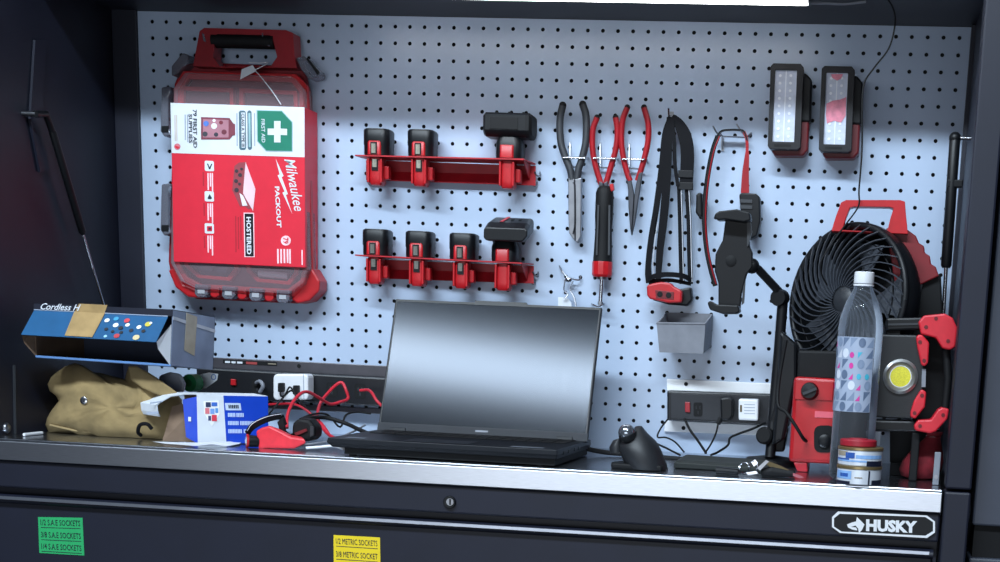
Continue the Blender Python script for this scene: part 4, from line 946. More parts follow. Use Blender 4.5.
# ---- water bottle
YBT = -.365
bt = thing('plastic_bottle', 'clear plastic bottle with a patterned label and white cap', 'bottle', (W(851,477,YBT).x, YBT, ZT))
bc = Vector((W(851,470,YBT).x, YBT, ZT+.0005)); ztop = W(867,272,YBT).z
HBt = ztop-bc.z; RB = .0325
PET = clear('clear_pet', (210, 220, 232), .012, .04)
obj('body', MB().lathe([(.020,.004),(.026,.0),(RB,.006),(RB,.05),(RB*.985,.055),(RB*.985,HBt-.115),(RB,HBt-.108),(RB,HBt-.080),(RB*.93,HBt-.062),(RB*.72,HBt-.042),(RB*.46,HBt-.026),(.0125,HBt-.018),(.0125,HBt-.012)], bc, uz, 36), PET, bt, smooth=60)
obj('water', MB().lathe([(.022,.004),(RB*.94,.008),(RB*.94,.045)], bc, uz, 28), clear('tinted_water', (40,52,70), .25, .05), bt, smooth=60)
cp = obj('cap', MB().lathe([(.0142,HBt-.0165),(.0146,HBt-.015),(.0142,HBt-.001),(.0130,HBt)], bc, uz, 28), WPL, bt, smooth=40)
obj('cap_ring', MB().lathe([(.0148,HBt-.020),(.0148,HBt-.0175)], bc, uz, 28, False), WPL, bt)
zl0, zl1 = W(853,412,YBT-RB).z, W(858,337,YBT-RB).z
LAB = mat('label_pale_grey', (158, 170, 192), .45, var=.02)
def lab_patch(a0, a1, z0, z1, m, name, par, k=1.0, shape=None):
    n = 6; r = RB*.985+.0006+k*.0004; vs = []
    if shape == 'disc':
        ac, zc = (a0+a1)/2, (z0+z1)/2; pts = [(ac+(a1-a0)/2*math.cos(t), zc+(z1-z0)/2*math.sin(t)) for t in [2*math.pi*i/14 for i in range(14)]]
    elif shape == 'tri': pts = [(a0, z0), (a1, z0), (a1, z1)]
    elif shape == 'tri2': pts = [(a0, z0), (a1, z1), (a0, z1)]
    else: pts = [(a0+(a1-a0)*i/n, z0) for i in range(n+1)]+[(a1-(a1-a0)*i/n, z1) for i in range(n+1)]
    return obj(name, MB().add([bc+Vector((r*math.sin(a), -r*math.cos(a), z-bc.z)) for a, z in pts], [list(range(len(pts)))] if shape else [[i, i+1, 2*n-i, 2*n+1-i] for i in range(n)]), m, par)
lb = obj('label', MB().add([bc+Vector(((RB*.985+.0006)*math.sin(a), -(RB*.985+.0006)*math.cos(a), z-bc.z)) for z in (zl0, zl1) for a in [-3.0+3.70*i/30 for i in range(31)]], [[i,i+1,i+32,i+31] for i in range(30)]), LAB, bt, smooth=60)
lb['label'] = 'pale label with triangles, discs and magenta accents'
random.seed(11)
cols = [mat('label_magenta',(206,60,150),.45), mat('label_cyan',(70,180,206),.45), mat('label_slate',(96,112,138),.45), mat('label_white',(206,212,224),.45), mat('label_mist',(126,142,168),.45)]
for r_ in range(7):
    for c_ in range(6):
        a0 = -1.52+c_*.365; z0 = zl0+(zl1-zl0)*r_/7; dz = (zl1-zl0)/7
        m = random.choice([0,1,2,2,3,3,4,4,4]); sh = random.choice(['tri','tri2','disc','disc'])
        kk = .6 if m < 2 else .92
        lab_patch(a0+.02, a0+.365*kk, z0+.0006, z0+dz*kk, cols[m], 'label_shape', lb, 1, sh)
# ---- two tins with a red lid on top
def tin(lab, z, zh, x, Y, seed, grp):
    random.seed(seed); c = Vector((W(x,474,Y).x, Y, z)); R_ = .0318
    t = thing('small_tin', lab, 'tin', c)
    obj('can', MB().lathe([(R_*.96,0),(R_,.0015),(R_,zh*.80),(R_*.97,zh*.81),(R_*.97,zh*.84)], c, uz, 36), mat('tin_white', (214,220,230), .35, .2, var=.03), t, smooth=30)
    obj('lid', MB().lathe([(R_*1.02,zh*.84),(R_*1.03,zh*.86),(R_*1.03,zh*.97),(R_*.97,zh)], c, uz, 36), mat('tin_gold', (150,130,90), .35, .7), t, smooth=30)
    return t, c, R_
def tin_patch(t, c, R_, a0, a1, z0, z1, m):
    n = 6; r = R_+.0005
    pts = [(a0+(a1-a0)*i/n, z0) for i in range(n+1)]+[(a1-(a1-a0)*i/n, z1) for i in range(n+1)]
    obj('printed_band', MB().add([c+Vector((r*math.sin(a), -r*math.cos(a), z)) for a, z in pts], [[i, i+1, 2*n-i, 2*n+1-i] for i in range(n)]), m, t)
TB = mat('tin_blue', (44,84,160), .4); TD = mat('tin_navy', (22,28,48), .4); TL = mat('tin_sky', (130,170,220), .4); TG = mat('tin_tan', (150,140,124), .5)
YT = -.415; zh = .0265
t, c, R_ = tin('small white and blue printed tin standing on the worktop before the bottle', ZT+.0004, zh, 859, YT, 1, None)
tin_patch(t,c,R_,-1.3,-.35,.008,.0195,TL); tin_patch(t,c,R_,-1.0,-.5,.011,.016,TB); tin_patch(t,c,R_,-1.4,-.4,.0005,.005,TD); tin_patch(t,c,R_,.42,.5,.0005,.021,TD); tin_patch(t,c,R_,.6,1.4,.0005,.0075,TD); tin_patch(t,c,R_,-.2,.15,.010,.0115,TG)
t, c, R_ = tin('small tin with a pale blue stripe stacked on the other tin', ZT+.0004+zh+.0002, zh, 859, YT, 2, None)
tin_patch(t,c,R_,-1.3,-.6,.014,.0205,TG); tin_patch(t,c,R_,-.7,-.25,.011,.019,TB); tin_patch(t,c,R_,-.2,1.2,.011,.016,TL); tin_patch(t,c,R_,-1.4,.3,.006,.0085,TL); tin_patch(t,c,R_,.3,1.25,.0005,.008,TD); tin_patch(t,c,R_,-1.35,-.5,.0085,.0105,TB)
zz = ZT+.001+2*zh+.0004
rb = thing('plastic_lid', 'flat red plastic lid lying on top of the two tins', 'puck', (c.x-.004, YT, zz))
obj('rim', MB().lathe([(.0255,0),(.0262,.001),(.0262,.0075),(.0250,.0092)], (c.x-.004, YT, zz), uz, 30), mat('lid_red', (156,30,46), .45), rb, smooth=30)
obj('top_boss', MB().lathe([(.014,.0092),(.013,.0106)], (c.x-.004, YT, zz), uz, 24), mat('lid_red', (156,30,46)), rb, smooth=30)

# ---- power strips on the board
PSB = mat('strip_black', (20,22,27), .4, spec=.4)
def strip_box(name, t, q, Yf, d, m, bev=.002): return obj(name, MB().pp(q, Yf, d), m, t, bevel=bev)
ps = thing('power_strip', 'black power strip on white brackets with a white charger cube plugged in', 'power strip', W(718, 425, -.02))
BR = mat('white_bracket', (244,246,250), .35, var=.01)
u_ = strip_box('upper_bracket', ps, [(666.8,378.8),(780,383.8),(779.5,394.5),(666.8,390.5)], -.006, .005, BR, .001)
obj('screw', MB().lathe([(.0035,0),(.0035,.001)], W(686,384,-.006), (0,-1,0), 12), BLK2, u_)
l_ = strip_box('lower_bracket', ps, [(665,420.5),(772,426),(772,436),(664,431.5)], -.006, .005, BR, .001)
obj('screw', MB().lathe([(.0035,0),(.0035,.001)], W(683.5,428,-.006), (0,-1,0), 12), BLK2, l_)
bd = strip_box('body', ps, [(667,390.5),(790,395),(789,427),(667,420.5)], -.040, .034, PSB, .003)
strip_box('face_plate', ps, [(671,393),(788,397.6),(787,424),(671,418.4)], -.0415, .002, mat('strip_face', (34,36,42), .5), .0005)
obj('switch', MB().pp([(685,402),(690,402.2),(690,412.5),(685,412.2)], -.045, .004), mat('switch_red', (150,30,40), .4), ps, bevel=.001)
for x in (698, 727):
    o_ = obj('socket', MB().pp(rr(x,409.5+(x-698)*.04,4.5,7,2), -.0420, .0006), BLK2, ps)
    for dx, dy in ((-1.8,-2),(1.8,-2),(0,3)): obj('socket_slot', MB().pp(rr(x+dx,409.5+dy,.6,1.6,.3), -.0423, .0003), PSB, o_)
cu = thing('charger_cube', 'white charger cube plugged into the right hand power strip', 'charger', W(748, 420, -.06), 'plugs in the power strips')
obj('body', MB().pp([(738.5,398.8),(758.5,399.4),(758,421),(738.5,420.2)], -.072, .030), WPL, cu, bevel=.003)
for i in range(4): obj('rating_line', MB().pp([(744,404+3*i),(755,404.4+3*i),(755,405+3*i),(744,404.6+3*i)], -.0724, .0004), GRT, cu)
obj('usb_port', MB().pp([(740,405),(742,405),(742,412),(740,412)], -.0724, .0006), mat('brass', (150,128,84)), cu)
pg = thing('black_plug', 'bulky black plug beside the white charger cube', 'plug', W(726, 420, -.06), 'plugs in the power strips')
obj('body', MB().pp([(720,398),(729,397),(733,400),(733,416),(729,420.5),(721,420)], -.070, .028), BLK, pg, bevel=.003)
obj('cord_collar', MB().tube([W(721,418,-.058), W(718,424,-.060)], .004, 8), BLK2, pg)

pl = thing('power_strip', 'black power strip with red rocker switch behind the blue carton', 'power strip', W(300, 405, -.02))
rl = obj('upper_rail', MB().pp([(196,356.5),(388,366),(388,377.5),(196,367)], -.006, .005), mat('dark_rail', (78,76,82), .35, .3), pl, bevel=.001)
for x, y in ((212,359.5),(299,366)): obj('screw', MB().lathe([(.0035,0),(.0035,.001)], W(x,y,-.006), (0,-1,0), 12), BLK2, rl)
obj('label_strip', MB().pp([(223,359.5),(277,362.2),(277,366),(223,363.3)], -.0066, .0006), BLK2, rl)
for x, wd in ((225,5),(231.5,4),(237,5.5)): obj('label_print', MB().pp([(x,360.8+(x-223)*.05),(x+wd,361+(x-223)*.05),(x+wd,363+(x-223)*.05),(x,362.8+(x-223)*.05)], -.0070, .0004), WHT, rl)
obj('label_print', MB().pp([(246,361.6),(257,362.2),(257,364.6),(246,364)], -.0070, .0004), mat('rust_print', (150,60,60), .5), rl)
obj('label_print', MB().pp([(268,363.2),(276,363.6),(276,364.6),(268,364.2)], -.0070, .0004), TG, rl)
obj('body', MB().pp([(196,367.5),(388,378),(388,407),(196,397)], -.040, .034), PSB, pl, bevel=.003)
obj('lower_rail', MB().pp([(262,402.5),(388,409),(388,414.5),(262,408)], -.006, .005), mat('dark_rail', (70,72,80)), pl, bevel=.001)
obj('switch', MB().pp([(230.5,379),(235.5,379.3),(235.5,385.5),(230.5,385.2)], -.045, .005), RED, pl, bevel=.001)
for x in (257, 332, 360):
    o_ = obj('socket', MB().pp(rr(x,386+(x-257)*.05,5.5,7.5,2), -.0406, .0006), BLK2, pl)
    for dx, dy in ((-1.8,-2),(1.8,-2),(0,3)): obj('socket_slot', MB().pp(rr(x+dx,386+(x-257)*.05+dy,.6,1.6,.3), -.0409, .0003), DGRY, o_)
gp = thing('grey_plug', 'small grey hooked plug beside the red rocker switch', 'plug', W(260, 392, -.05))
obj('body', MB().tube(path3([(256,383,-.042),(260,381.5,-.055),(263,386,-.058),(260,392,-.052)]), .0035, 8, 4), GRY, gp, smooth=60)
obj('collar', MB().lathe([(.005,0),(.005,.006)], W(257,383,-.040), (0,-1,0), 12), BLK2, gp)
wc = thing('charger_block', 'white two port charger block plugged in above the tangled cables', 'charger', W(290, 400, -.06), 'plugs in the power strips')
obj('body', MB().pp(rr(290.5,387,17.5,13,4), -.072, .030), WPL, wc, bevel=.003)
obj('side_seam', MB().pp([(303,374.5),(303.6,374.5),(304.2,399.5),(303.6,399.5)], -.0726, .0006), GRT, wc)
for x, y in ((280,387.5),(295,390)):
    obj('usb_plug', MB().pp(rr(x,y,2.4,4.6,1), -.084, .014), BLK2, wc, bevel=.001)
obj('usb_cord', MB().tube(path3([(280,391,-.084),(281,396,-.095),(285,395,-.10),(290,387,-.10),(296,396,-.11),(306,408,-.16),(315,417,-.2),(322,425,-.22)]), .0016, 6, 5), BLK2, wc, smooth=60)
obj('usb_cord', MB().tube(path3([(295,393,-.084),(290,391,-.095),(281,400,-.11),(274,408,-.16),(266,418,-.2),(262,425,-.24)]), .0016, 6, 5), BLK2, wc, smooth=60)

# ---- cables
def cable(name, lab, pts, r, m, cat='cable', grp=None):
    o_ = obj(name, MB().tube(path3(pts), r, 7, 5), m, smooth=60); tag(o_, lab, cat, grp); return o_
REDC = mat('red_cable', (196,34,52), .45)
cable('red_cable', 'red braided cable looping above the red headlamp', [(287,428,-.30),(287.5,415,-.28),(293,402,-.25),(301,393.5,-.22),(308,392,-.2),(319,397.7,-.17),(330,404,-.14),(340,402,-.12),(348,398.6,-.1),(346,390,-.1),(342,382.7,-.095),(336,385,-.1),(327,394,-.12),(320.5,403,-.15),(317.5,415,-.2),(320,424,-.24),(328,434,-.28),(336,439,-.30)], .0027, REDC)
cable('red_cable', 'short red cable running behind the laptop lid', [(360,390.5,-.07),(368,390,-.075),(372,393,-.09),(377,401,-.10),(386,410,-.10)], .0026, REDC)
cable('red_cable', 'red cable lying across the cords below the white charger block', [(269,404.5,-.09),(281,404,-.10),(293,404,-.12),(303,408,-.15),(312,415,-.2),(322,424,-.24),(331,437,-.29)], .0022, REDC)
cable('black_cable', 'thick black power cable entering the side of the laptop', [(299,424,-.30),(304,419,-.27),(316,417.5,-.24),(328,418,-.22),(347,424,-.22),(360,430,-.235),(371,434.5,-.245),(379,437,-.25)], .0034, BLK2)
cable('black_cable', 'thin black cable arched over the power cable', [(300,419,-.25),(314,414,-.22),(328,415,-.18),(340,427,-.17),(346,415,-.14),(357,412,-.12),(371,413.5,-.11)], .0018, BLK2)
cable('grey_cable', 'thin grey cable lying flat on the worktop by the laptop', [(300,445,-.34),(315,443.5,-.33),(333,440,-.30),(352,432,-.24),(365,425,-.18)], .0018, GRY)
cable('white_cable', 'white cable lying flat beside the laptop base', [(306,448,-.38),(320,447,-.375),(334,446,-.37),(344,449,-.385)], .0022, WPL)
cable('black_cable', 'thick black cable coming out behind the laptop towards the trackball', [(584,448,-.19),(594,450.5,-.18),(606,452.5,-.17),(622,454,-.165),(650,456.5,-.16),(690,460,-.16)], .0042, BLK2)
cable('black_cable', 'thin black cable dropping from the power strip end', [(668,419,-.038),(661,428,-.05),(657.5,437,-.06),(666,437.5,-.07),(675,442,-.09),(684,452,-.13)], .0015, BLK2)
cable('black_cable', 'black cable running from the switch down to the pouch', [(684.5,419,-.044),(690,430,-.06),(698,441,-.08),(706,453,-.12)], .0022, BLK2)
cable('black_cable', 'thin black cable hanging under the bulky black plug', [(718,424,-.060),(716,433,-.07),(711,444,-.09),(705,453,-.12)], .0016, BLK2)
cable('black_cable', 'black cable sagging from the charger cube to the pouch', [(765,423,-.045),(752,429,-.06),(738,434,-.07),(730,438,-.08),(728,445,-.1),(718,452,-.13),(711,455,-.15)], .0020, BLK2)
cable('black_cable', 'thin looped black cable behind the trackball', [(655,443,-.08),(664,447,-.1),(672,451,-.12),(680,455,-.15)], .0018, BLK2)

# ---- red headlamp tangle by the carton
YHL = -.37
hl = thing('headlamp', 'bright red headlamp with black strap lying on the worktop', 'headlamp', WZ(275, 450, ZT))
rb_ = obj('red_body', MB().loft([pxs([(256,431),(262,427.5),(269,425.8),(278,430),(291,437),(304,438.5),(306.5,443),(294,449),(266.7,448.5),(258.5,449)], YHL), pxs([(258,430.5),(263,428),(270,425.6),(279,428.5),(292,435),(303,437),(304.5,442),(294,446),(268,446.5),(260,447)], YHL+.03)]), mat('lamp_red', (220,44,58), .45, bump=.2, scale=60), hl, bevel=.003)
obj('lens_housing', MB().lathe([(.0085,-.012),(.0095,0),(.0095,.006)], W(250.5,441,YHL), (-.85,-.5,.05), 20), BLK, hl, smooth=40)
obj('lens', MB().lathe([(.0075,.006),(.0078,.0068),(.0,.0085)], W(250.5,441,YHL), (-.85,-.5,.05), 20, False), mat('lens_silver', (200,206,214), .15, .7), hl, smooth=50)
obj('lens_ring', MB().lathe([(.0098,.003),(.0105,.004),(.0105,.006),(.0095,.0068)], W(250.5,441,YHL), (-.85,-.5,.05), 20, False), RED, hl)
obj('strap', MB().ribbon(path3([(247,434,-.365),(252,427,-.355),(262,421,-.345),(272,417.5,-.335),(281,416,-.325)]), .010, .0022, (0,0,1)), STR, hl)
obj('strap_edge', MB().tube(path3([(247,431,-.366),(252,424,-.356),(262,418.5,-.346),(272,415.5,-.336),(281,414,-.326)]), .0007, 5, 4), PIPE, hl)
obj('strap', MB().ribbon(path3([(281,416,-.325),(284,424,-.32),(285,433,-.325),(291,437,-.33),(300,433,-.32)]), .010, .0022, (0,0,1)), STR, hl)
obj('strap_buckle', MB().pp([(277,422),(283,417),(285,431),(280,433)], -.335, .006), BLK, hl, bevel=.001)
bx = obj('battery_pack', MB().pp([(292,423),(299,418),(309,420),(315,427),(315,437),(308,442),(297,440),(291,433)], -.335, .035), BLK2, hl, bevel=.005)
obj('latch', MB().pp([(310,426),(313.5,427),(313.5,435),(310,437)], -.337, .003), DGRY, bx)
obj('red_tab', MB().pp([(294,433),(306,428.5),(307,431),(296,436)], -.338, .004), DRED, bx)

# ---- carton: white and blue, open towards the bag
YC0 = -.362
ct = thing('small_carton', 'open blue and white carton lying in front of the canvas bag', 'box', WZ(215, 441, ZT))
FL, FRR = W(197.7,441,YC0), W(268,438,YC0+.07)
FL.z = ZT+.001; FRR.z = ZT+.001
hz = W(193.2,395.7,YC0).z-ZT
up = Vector((0,0,hz)); dr = (FRR-FL); bkv = Vector((-dr.y, dr.x, 0)).normalized()*.075
BLF = BLU
def panel(name, q, m, par, th=.0008): return obj(name, MB().prism(q, bkv.normalized()*th), m, par)
fp = panel('front_panel', [FL, FRR, FRR+up, FL+up], BLF, ct)
panel('rear_panel', [FL+bkv, FRR+bkv, FRR+bkv+up, FL+bkv+up], KRAFT, ct)
obj('top_panel', MB().prism([FL+up, FRR+up, FRR+bkv+up, FL+bkv+up], (0,0,.0008)), WHT, ct)
obj('bottom_panel', MB().prism([FL, FRR, FRR+bkv, FL+bkv], (0,0,.0008)), KRAFT, ct)
obj('end_panel', MB().prism([FRR, FRR+bkv, FRR+bkv+up, FRR+up], dr.normalized()*.0008), BLF, ct)
fn = -bkv.normalized()*.0006
FQ = lambda a, b: FL+dr*a+up*b+fn
wq = [FQ(.0,.0),FQ(.40,.0),FQ(.37,1.0),FQ(-.0,1.0)]
obj('white_band', MB().prism(wq, -fn*.8), WHT, fp)
FQ2 = lambda a, b: FL+dr*a+up*b+fn*1.8
obj('shield_sticker', MB().prism([FQ2(a,b) for a,b in ((.09,.42+.46),(.30,.46+.44),(.31,.62),(.20,.36),(.10,.62))], -fn*.5), mat('sticker_white', (244,246,250), .4), fp)
FQ3 = lambda a, b: FL+dr*a+up*b+fn*2.6
for a0,a1,b0,b1,cc in ((.12,.19,.76,.86,(50,60,90)),(.20,.28,.78,.86,(60,110,200)),(.11,.17,.62,.74,(220,120,130)),(.18,.24,.62,.73,(120,160,220)),(.25,.29,.64,.74,(90,150,210)),(.15,.19,.48,.58,(60,70,110)),(.20,.27,.47,.60,(214,60,80))):
    obj('sticker_print', MB().prism([FQ3(a0,b0),FQ3(a1,b0),FQ3(a1,b1),FQ3(a0,b1)], -fn*.4), mat('stk_%d_%d_%d' % cc, cc, .5), fp)
obj('code_box', MB().prism([FQ(.40,.70),FQ(.62,.70),FQ(.61,.85),FQ(.39,.85)], -fn*.4), mat('code_box_pale', (196,212,240), .5), fp)
for i in range(6): obj('code_print', MB().prism([FQ2(.44+.025*i,.74),FQ2(.458+.025*i,.74),FQ2(.455+.025*i,.81),FQ2(.437+.025*i,.81)], -fn*.3), INK, fp)
LBL = mat('pale_blue_print', (186,206,244), .5)
for b0, segs in ((.56,((.43,.11),(.55,.12))), (.39,((.43,.16),(.60,.24))), (.22,((.43,.21),(.65,.10)))):
    for a0, wd in segs:
        n = int(wd/.022)
        for i in range(n): obj('worn_print', MB().prism([FQ(a0+.022*i,b0),FQ(a0+.022*i+.017,b0),FQ(a0+.022*i+.016,b0+.085),FQ(a0+.022*i-.001,b0+.085)], -fn*.4), LBL, fp)
# left end: blue side flap opened outwards, white tongue flap, kraft inside
s0 = FL+fn; 
obj('side_flap', MB().prism([FL+up*.97, FL+Vector((-.020,-.006,0))+up*.90, FL+Vector((-.016,-.006,0))+up*.13, FL+up*.0], bkv.normalized()*.0008), BLF, ct)
obj('flap_dot', MB().prism([FL+Vector((-.012,-.0052,0))+up*.55, FL+Vector((-.008,-.0042,0))+up*.55, FL+Vector((-.008,-.0042,0))+up*.46, FL+Vector((-.012,-.0052,0))+up*.46], (0,-.0006,0)), WHT, ct)
ff = [[FL+up+Vector((0,0,.001)), FL+up+bkv], ]
e0, e1 = FL+up+Vector((.0,0,.0012)), FL+up+bkv+Vector((0,0,.0012))
arc = [(0,0),(-.020,-.001),(-.040,-.005),(-.056,-.014),(-.062,-.019),(-.061,-.030),(-.058,-.036)]
def fl_row(e, k): return [e+Vector((x,(x*.15),z)) for x, z in arc]
A_, B_ = fl_row(e0+Vector((-.0,.0,0)),0), fl_row(e1,1)
for i, p_ in enumerate(B_): p_ += Vector((0,-.015 if i > 3 else 0,0))
for i in range(len(A_)):
    if i >= 3: A_[i] += Vector((0,.004,0))
vs = A_+B_; n = len(A_)
tf = obj('tongue_flap', MB().add(vs+[v+Vector((0,0,-.0009)) for v in vs], [[i,i+1,n+i+1,n+i] for i in range(n-1)]+[[2*n+n+i,2*n+n+i+1,2*n+i+1,2*n+i] for i in range(n-1)]), WHT, ct)
kq = [FL+Vector((-.064,.012,0))+up*.0, FL+Vector((-.0,.03,0)), FL+Vector((-.0,.03,0))+up*.92, FL+Vector((-.055,.03,0))+up*.72]
obj('inner_flap', MB().prism(kq, (0,.001,0)), KRAFT, ct)
obj('flap_print', MB().pp([(150,402.5),(163,400.5),(162.5,402),(150,404)], e0.y-.006, .0004), GRT, ct)
obj('flap_print', MB().pp([(146.5,412.2),(158.5,411.4),(158.5,414),(146.5,414.4)], e0.y-.0078, .0004), GRT, ct)
pp_ = obj('paper_sheet', MB().add([WZ(x,y,ZT+z) for x,y,z in ((152,441.5,.001),(175,442,.003),(196,442.5,.005),(222,441.5,.006),(243,441.5,.002),(239,444,.003),(226,446.4,.0015),(196,446,.003),(165,443.6,.0008))]+[WZ(212,444,ZT+.006)], [[i,(i+1)%9,9] for i in range(9)]), mat('crumpled_paper', (214,218,226), .7, bump=.3))
tag(pp_, 'crumpled white paper lying under the edge of the carton', 'paper')

# ---- tan canvas tool bag
YBG = -.275
bgm = mat('tan_canvas', (138,118,80), .9, var=.16, scale=22, bump=.4)
OUT = [(45.4,425),(47,418),(51,411),(58.5,401),(56,396),(49.5,391),(47.5,384),(51,377),(57,372),(66,366),(75,363),(82,365),(86,371.5),(101,373),(113,376),(124.6,379.3),(127,371),(129,366),(137,366.7),(148,372),(160,380),(175,391),(182,400),(183,420),(178,436),(165,441),(148,440),(124,438.8),(99,437.2),(76,433.5),(58,429.5),(48,428.5)]
bag = thing('canvas_tool_bag', 'tan canvas tool bag with a snap button slumped on the worktop', 'bag', (W(115,440,YBG).x, YBG, ZT))
cx_, cy_ = 112, 408
def bring(k, Y, j=0):
    out = []; n_ = len(OUT)
    for i, (x, y) in enumerate(OUT):
        an = math.radians(166)+2*math.pi*i/n_; ex, ey = cx_+62*math.cos(an), cy_+31*math.sin(an)
        m_ = min(1, (1-k)*1.6); qx, qy = x+(ex-x)*m_, y+(ey-y)*m_
        out.append(W(cx_+(qx-cx_)*k, cy_+(qy-cy_)*k, Y+.0035*math.sin(i*1.3+j*2)*(.3 < k < .97)))
    return out
rings = [bring(1,YBG,0), bring(.985,YBG-.020,1), bring(.93,YBG-.034,2), bring(.80,YBG-.044,3), bring(.6,YBG-.050,4), bring(.35,YBG-.052,5), bring(.1,YBG-.053,6)]
back = [bring(.99,YBG+.05,1), bring(.93,YBG+.09,2), bring(.75,YBG+.11,3), bring(.3,YBG+.115,4)]
allr = back[::-1]+rings
for r_ in allr:
    for v in r_: v.z = ZT+.0008 if v.z < ZT+.010 else v.z
obj('canvas_body', MB().loft(allr), bgm, bag, smooth=80)
obj('flap', MB().loft([[W(x,y,Y) for x,y in ((128,366),(137,366),(156,377),(178,393),(176,399),(160,396),(142,388),(131,380))] for Y in (YBG-.056,YBG-.03)]), bgm, bag, bevel=.003)
sn = W(83,400.5,YBG-.054)
obj('snap_button', MB().lathe([(.0066,-.004),(.0068,.0),(.0060,.0025),(.0035,.0035),(.0,.003)], sn+Vector((0,.004,0)), (0,-1,.1), 20, False), CHR, bag, smooth=50)
hz_ = lambda v: Vector((v.x, v.y, max(v.z, ZT+.006)))
obj('hem', MB().tube([hz_(W(x,y,YBG-.038)) for x,y in ((50,425),(76,430.5),(99,434),(124,435.8),(148,437))], .0018, 6, 4), mat('hem_tan', (160,138,98), .9), bag)
obj('strap_loop', MB().tube([hz_(v) for v in path3([(141,440,YBG-.05),(138,432,YBG-.06),(140,425,YBG-.066),(147,424,YBG-.066),(152,429,YBG-.062)])], .0030, 8, 4), STR, bag, smooth=60)
sp = tag(obj('pencil_stub', MB().tube([WZ(24,434.6,ZT+.003), WZ(42,432.8,ZT+.003)], .0024, 8), WPL), 'thin white stick lying on the worktop beside the canvas bag', 'stick')

# ---- long blue carton lying open on the bag
YBX = -.355
bxx = thing('long_carton', 'long open blue carton sealed with brown tape resting on the canvas bag', 'box', W(103, 362, YBX+.05))
q4 = [(34,303.5),(173,309.5),(171,365.5),(36,356.5)]
Fq = pxs(q4, YBX); dpt = Vector((.012, .125, -.008))
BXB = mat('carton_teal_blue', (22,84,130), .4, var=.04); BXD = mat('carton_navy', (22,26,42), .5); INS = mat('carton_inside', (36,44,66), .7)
def quad(name, q, n, m, par, th=.001): return obj(name, MB().prism(q, Vector(n).normalized()*th), m, par)
B4 = [p+dpt for p in Fq]
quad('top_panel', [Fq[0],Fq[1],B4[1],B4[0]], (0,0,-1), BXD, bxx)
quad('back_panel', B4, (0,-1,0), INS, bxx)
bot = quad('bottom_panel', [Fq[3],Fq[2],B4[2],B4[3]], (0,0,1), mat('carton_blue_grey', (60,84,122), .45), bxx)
obj('bottom_edge', MB().tube([Fq[3],Fq[2]], .002, 6), mat('edge_blue', (96,136,190), .4), bxx)
quad('end_panel', [Fq[0],B4[0],B4[3],Fq[3]], (1,0,0), KRAFT, bxx)
re = quad('end_panel', [Fq[1],B4[1],B4[2],Fq[2]], (-1,0,0), mat('end_silver_blue', (120,132,156), .3, var=.14, scale=14), bxx)
pe = lambda a, b: Fq[1].lerp(B4[1], a).lerp(Fq[2].lerp(B4[2], a), b)+Vector((.0006,0,0))
obj('end_tape', MB().prism([pe(.30,.02),pe(.55,.06),pe(.52,.78),pe(.28,.70)], (.0006,0,0)), mat('clear_tape', (170,160,140), .25), re)
obj('end_band', MB().prism([pe(0,.12),pe(1,.24),pe(1,.30),pe(0,.18)], (.0005,0,0)), mat('pale_band', (190,196,208), .4), re)
# header strip with lettering and the printed flap bent outwards
hd0, hd1 = Fq[0].lerp(Fq[3], .12), Fq[1].lerp(Fq[2], .12)
hdp = quad('header_strip', [Fq[0],Fq[1],hd1,hd0], (0,-1,0), BXD, bxx)
lettering('Cordless H', W(40.5,309.5,YBX-.002), W(80,311,YBX-.002)-W(40.5,309.5,YBX-.002), W(41.5,303,YBX-.002)-W(40.5,309.5,YBX-.002), WHT, hdp, shear=.3, bold=.01)
g0, g1 = W(21,334.5,YBX-.030), W(156,342,YBX-.030)
flp = obj('printed_flap', MB().prism([hd0, W(168,316.5,YBX), g1, g0], (.0, .0008, -.0008)), BXB, bxx)
hA, hB = hd0, W(168,316.5,YBX)
fnn = (hB-hA).cross(g0-hA).normalized()
if fnn.y > 0: fnn = -fnn
FP2 = lambda a, b, k=1: hA.lerp(hB, a).lerp(g0.lerp(g1, a), b)+fnn*.0007*k
obj('fold_line', MB().tube([FP2(0,0),FP2(1,0)], .0009, 5), mat('edge_pale', (170,184,206), .5), flp)
obj('parcel_tape', MB().prism([W(79,303.6,YBX-.0012),W(107.5,305,YBX-.0012),W(104.5,313.4,YBX-.0012),W(75,312,YBX-.0012)], (0,-.0003,0)), TAPE, flp)
obj('parcel_tape', MB().prism([FP2(.305,.0,1.6),FP2(.535,.0,1.6),FP2(.530,.97,1.6),FP2(.325,.97,1.6)], fnn*.0003), TAPE, flp)
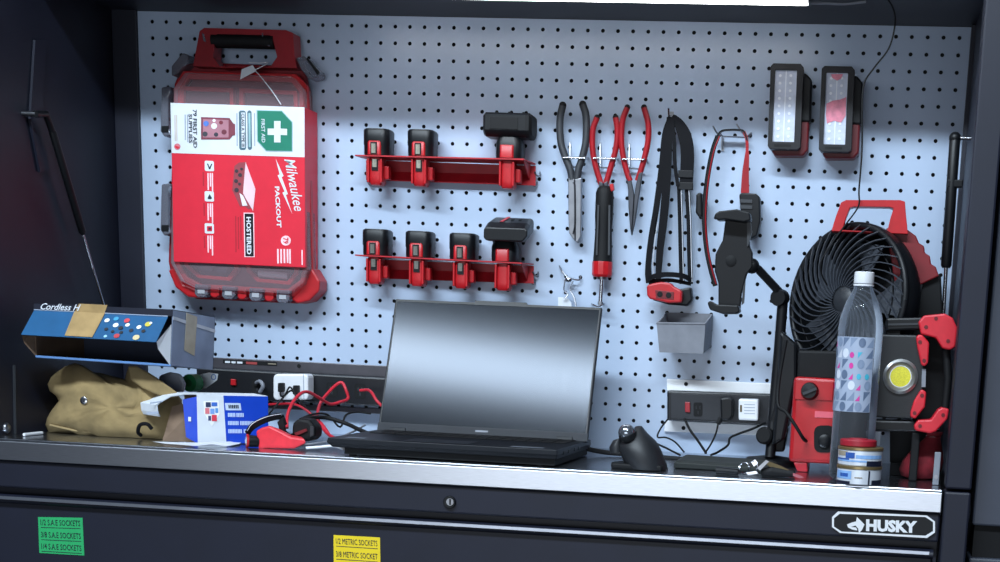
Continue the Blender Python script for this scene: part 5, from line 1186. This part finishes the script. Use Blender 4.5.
spots = [(.575,.28,.030,(235,238,242)),(.60,.62,.022,(30,34,48)),(.635,.20,.030,(60,150,190)),(.655,.45,.032,(235,238,242)),(.70,.55,.028,(28,30,40)),(.72,.25,.034,(196,60,70)),(.74,.42,.026,(238,240,244)),(.785,.62,.026,(26,30,46)),(.83,.48,.028,(238,240,244)),(.875,.62,.024,(30,30,38)),(.885,.35,.036,(206,190,70)),(.70,.86,.034,(190,60,70)),(.845,.88,.040,(214,196,150)),(.62,.90,.02,(150,200,230)),(.655,.7,.02,(30,32,44)),(.72,.72,.022,(26,28,40)),(.90,.3,.018,(240,240,240))]
for a_, b_, r_, cc in spots:
    obj('tool_picture', MB().prism([FP2(a_+r_*.62*math.cos(t), b_+r_*2.6*math.sin(t), 1.2) for t in [2*math.pi*i/10 for i in range(10)]], fnn*.0003), mat('pic_%d_%d_%d' % cc, cc, .5), flp)
obj('white_side_flap', MB().add([Fq[1].lerp(Fq[2],.26)+Vector((-.001,-.001,0)), Fq[2]+Vector((-.001,-.001,0)), W(158,349,YBX-.022), g1+Vector((0,.002,0))], [[0,1,2,3]]), WHT, bxx)
obj('kraft_side_flap', MB().add([Fq[0].lerp(Fq[3],.45), Fq[3], W(24,343,YBX-.020), g0+Vector((0,.002,0))], [[0,1,2,3]]), KRAFT, bxx)
# ---- green roll and crumpled white bag behind
gr = thing('green_roll', 'green round tape roll between the long carton and the small carton', 'tape roll', W(189, 392, -.22))
obj('side_disc', MB().lathe([(.0145,0),(.0145,.018)], W(189,383,-.235), (.25,1,0), 24), mat('green_tape', (20,110,60), .5), gr, smooth=40)
obj('core', MB().lathe([(.006,0),(.006,.0006)], W(189,383,-.2356), (-.25,-1,0), 16), mat('green_core', (16,86,48), .6), gr)
wbm = mat('white_film', (176,180,190), .35, bump=.5, scale=40)
wb = obj('plastic_wrap', MB().loft([[W(x,y,Y) for x,y in ((158,376),(170,372),(182,374),(186,384),(184,394),(172,393),(160,386))] for Y in (-.26,-.235,-.20)]), wbm, bevel=.006)
tag(wb, 'crumpled pale plastic wrap tucked between the bag and the green roll', 'wrap')
pc = obj('paper_slip', MB().pp([(194,376),(209,372.5),(218,374),(217,380),(206,388),(196,389)], -.20, .0012), WHT)
tag(pc, 'small white paper slip leaning against the power strip behind the long carton', 'paper')
pt = obj('paper_print', MB().pring(circ(213.5,377,2.6,3,12), circ(213.5,377,1.8,2.2,12), -.2006, .0005), mat('blue_ink', (90,130,190), .5), pc)
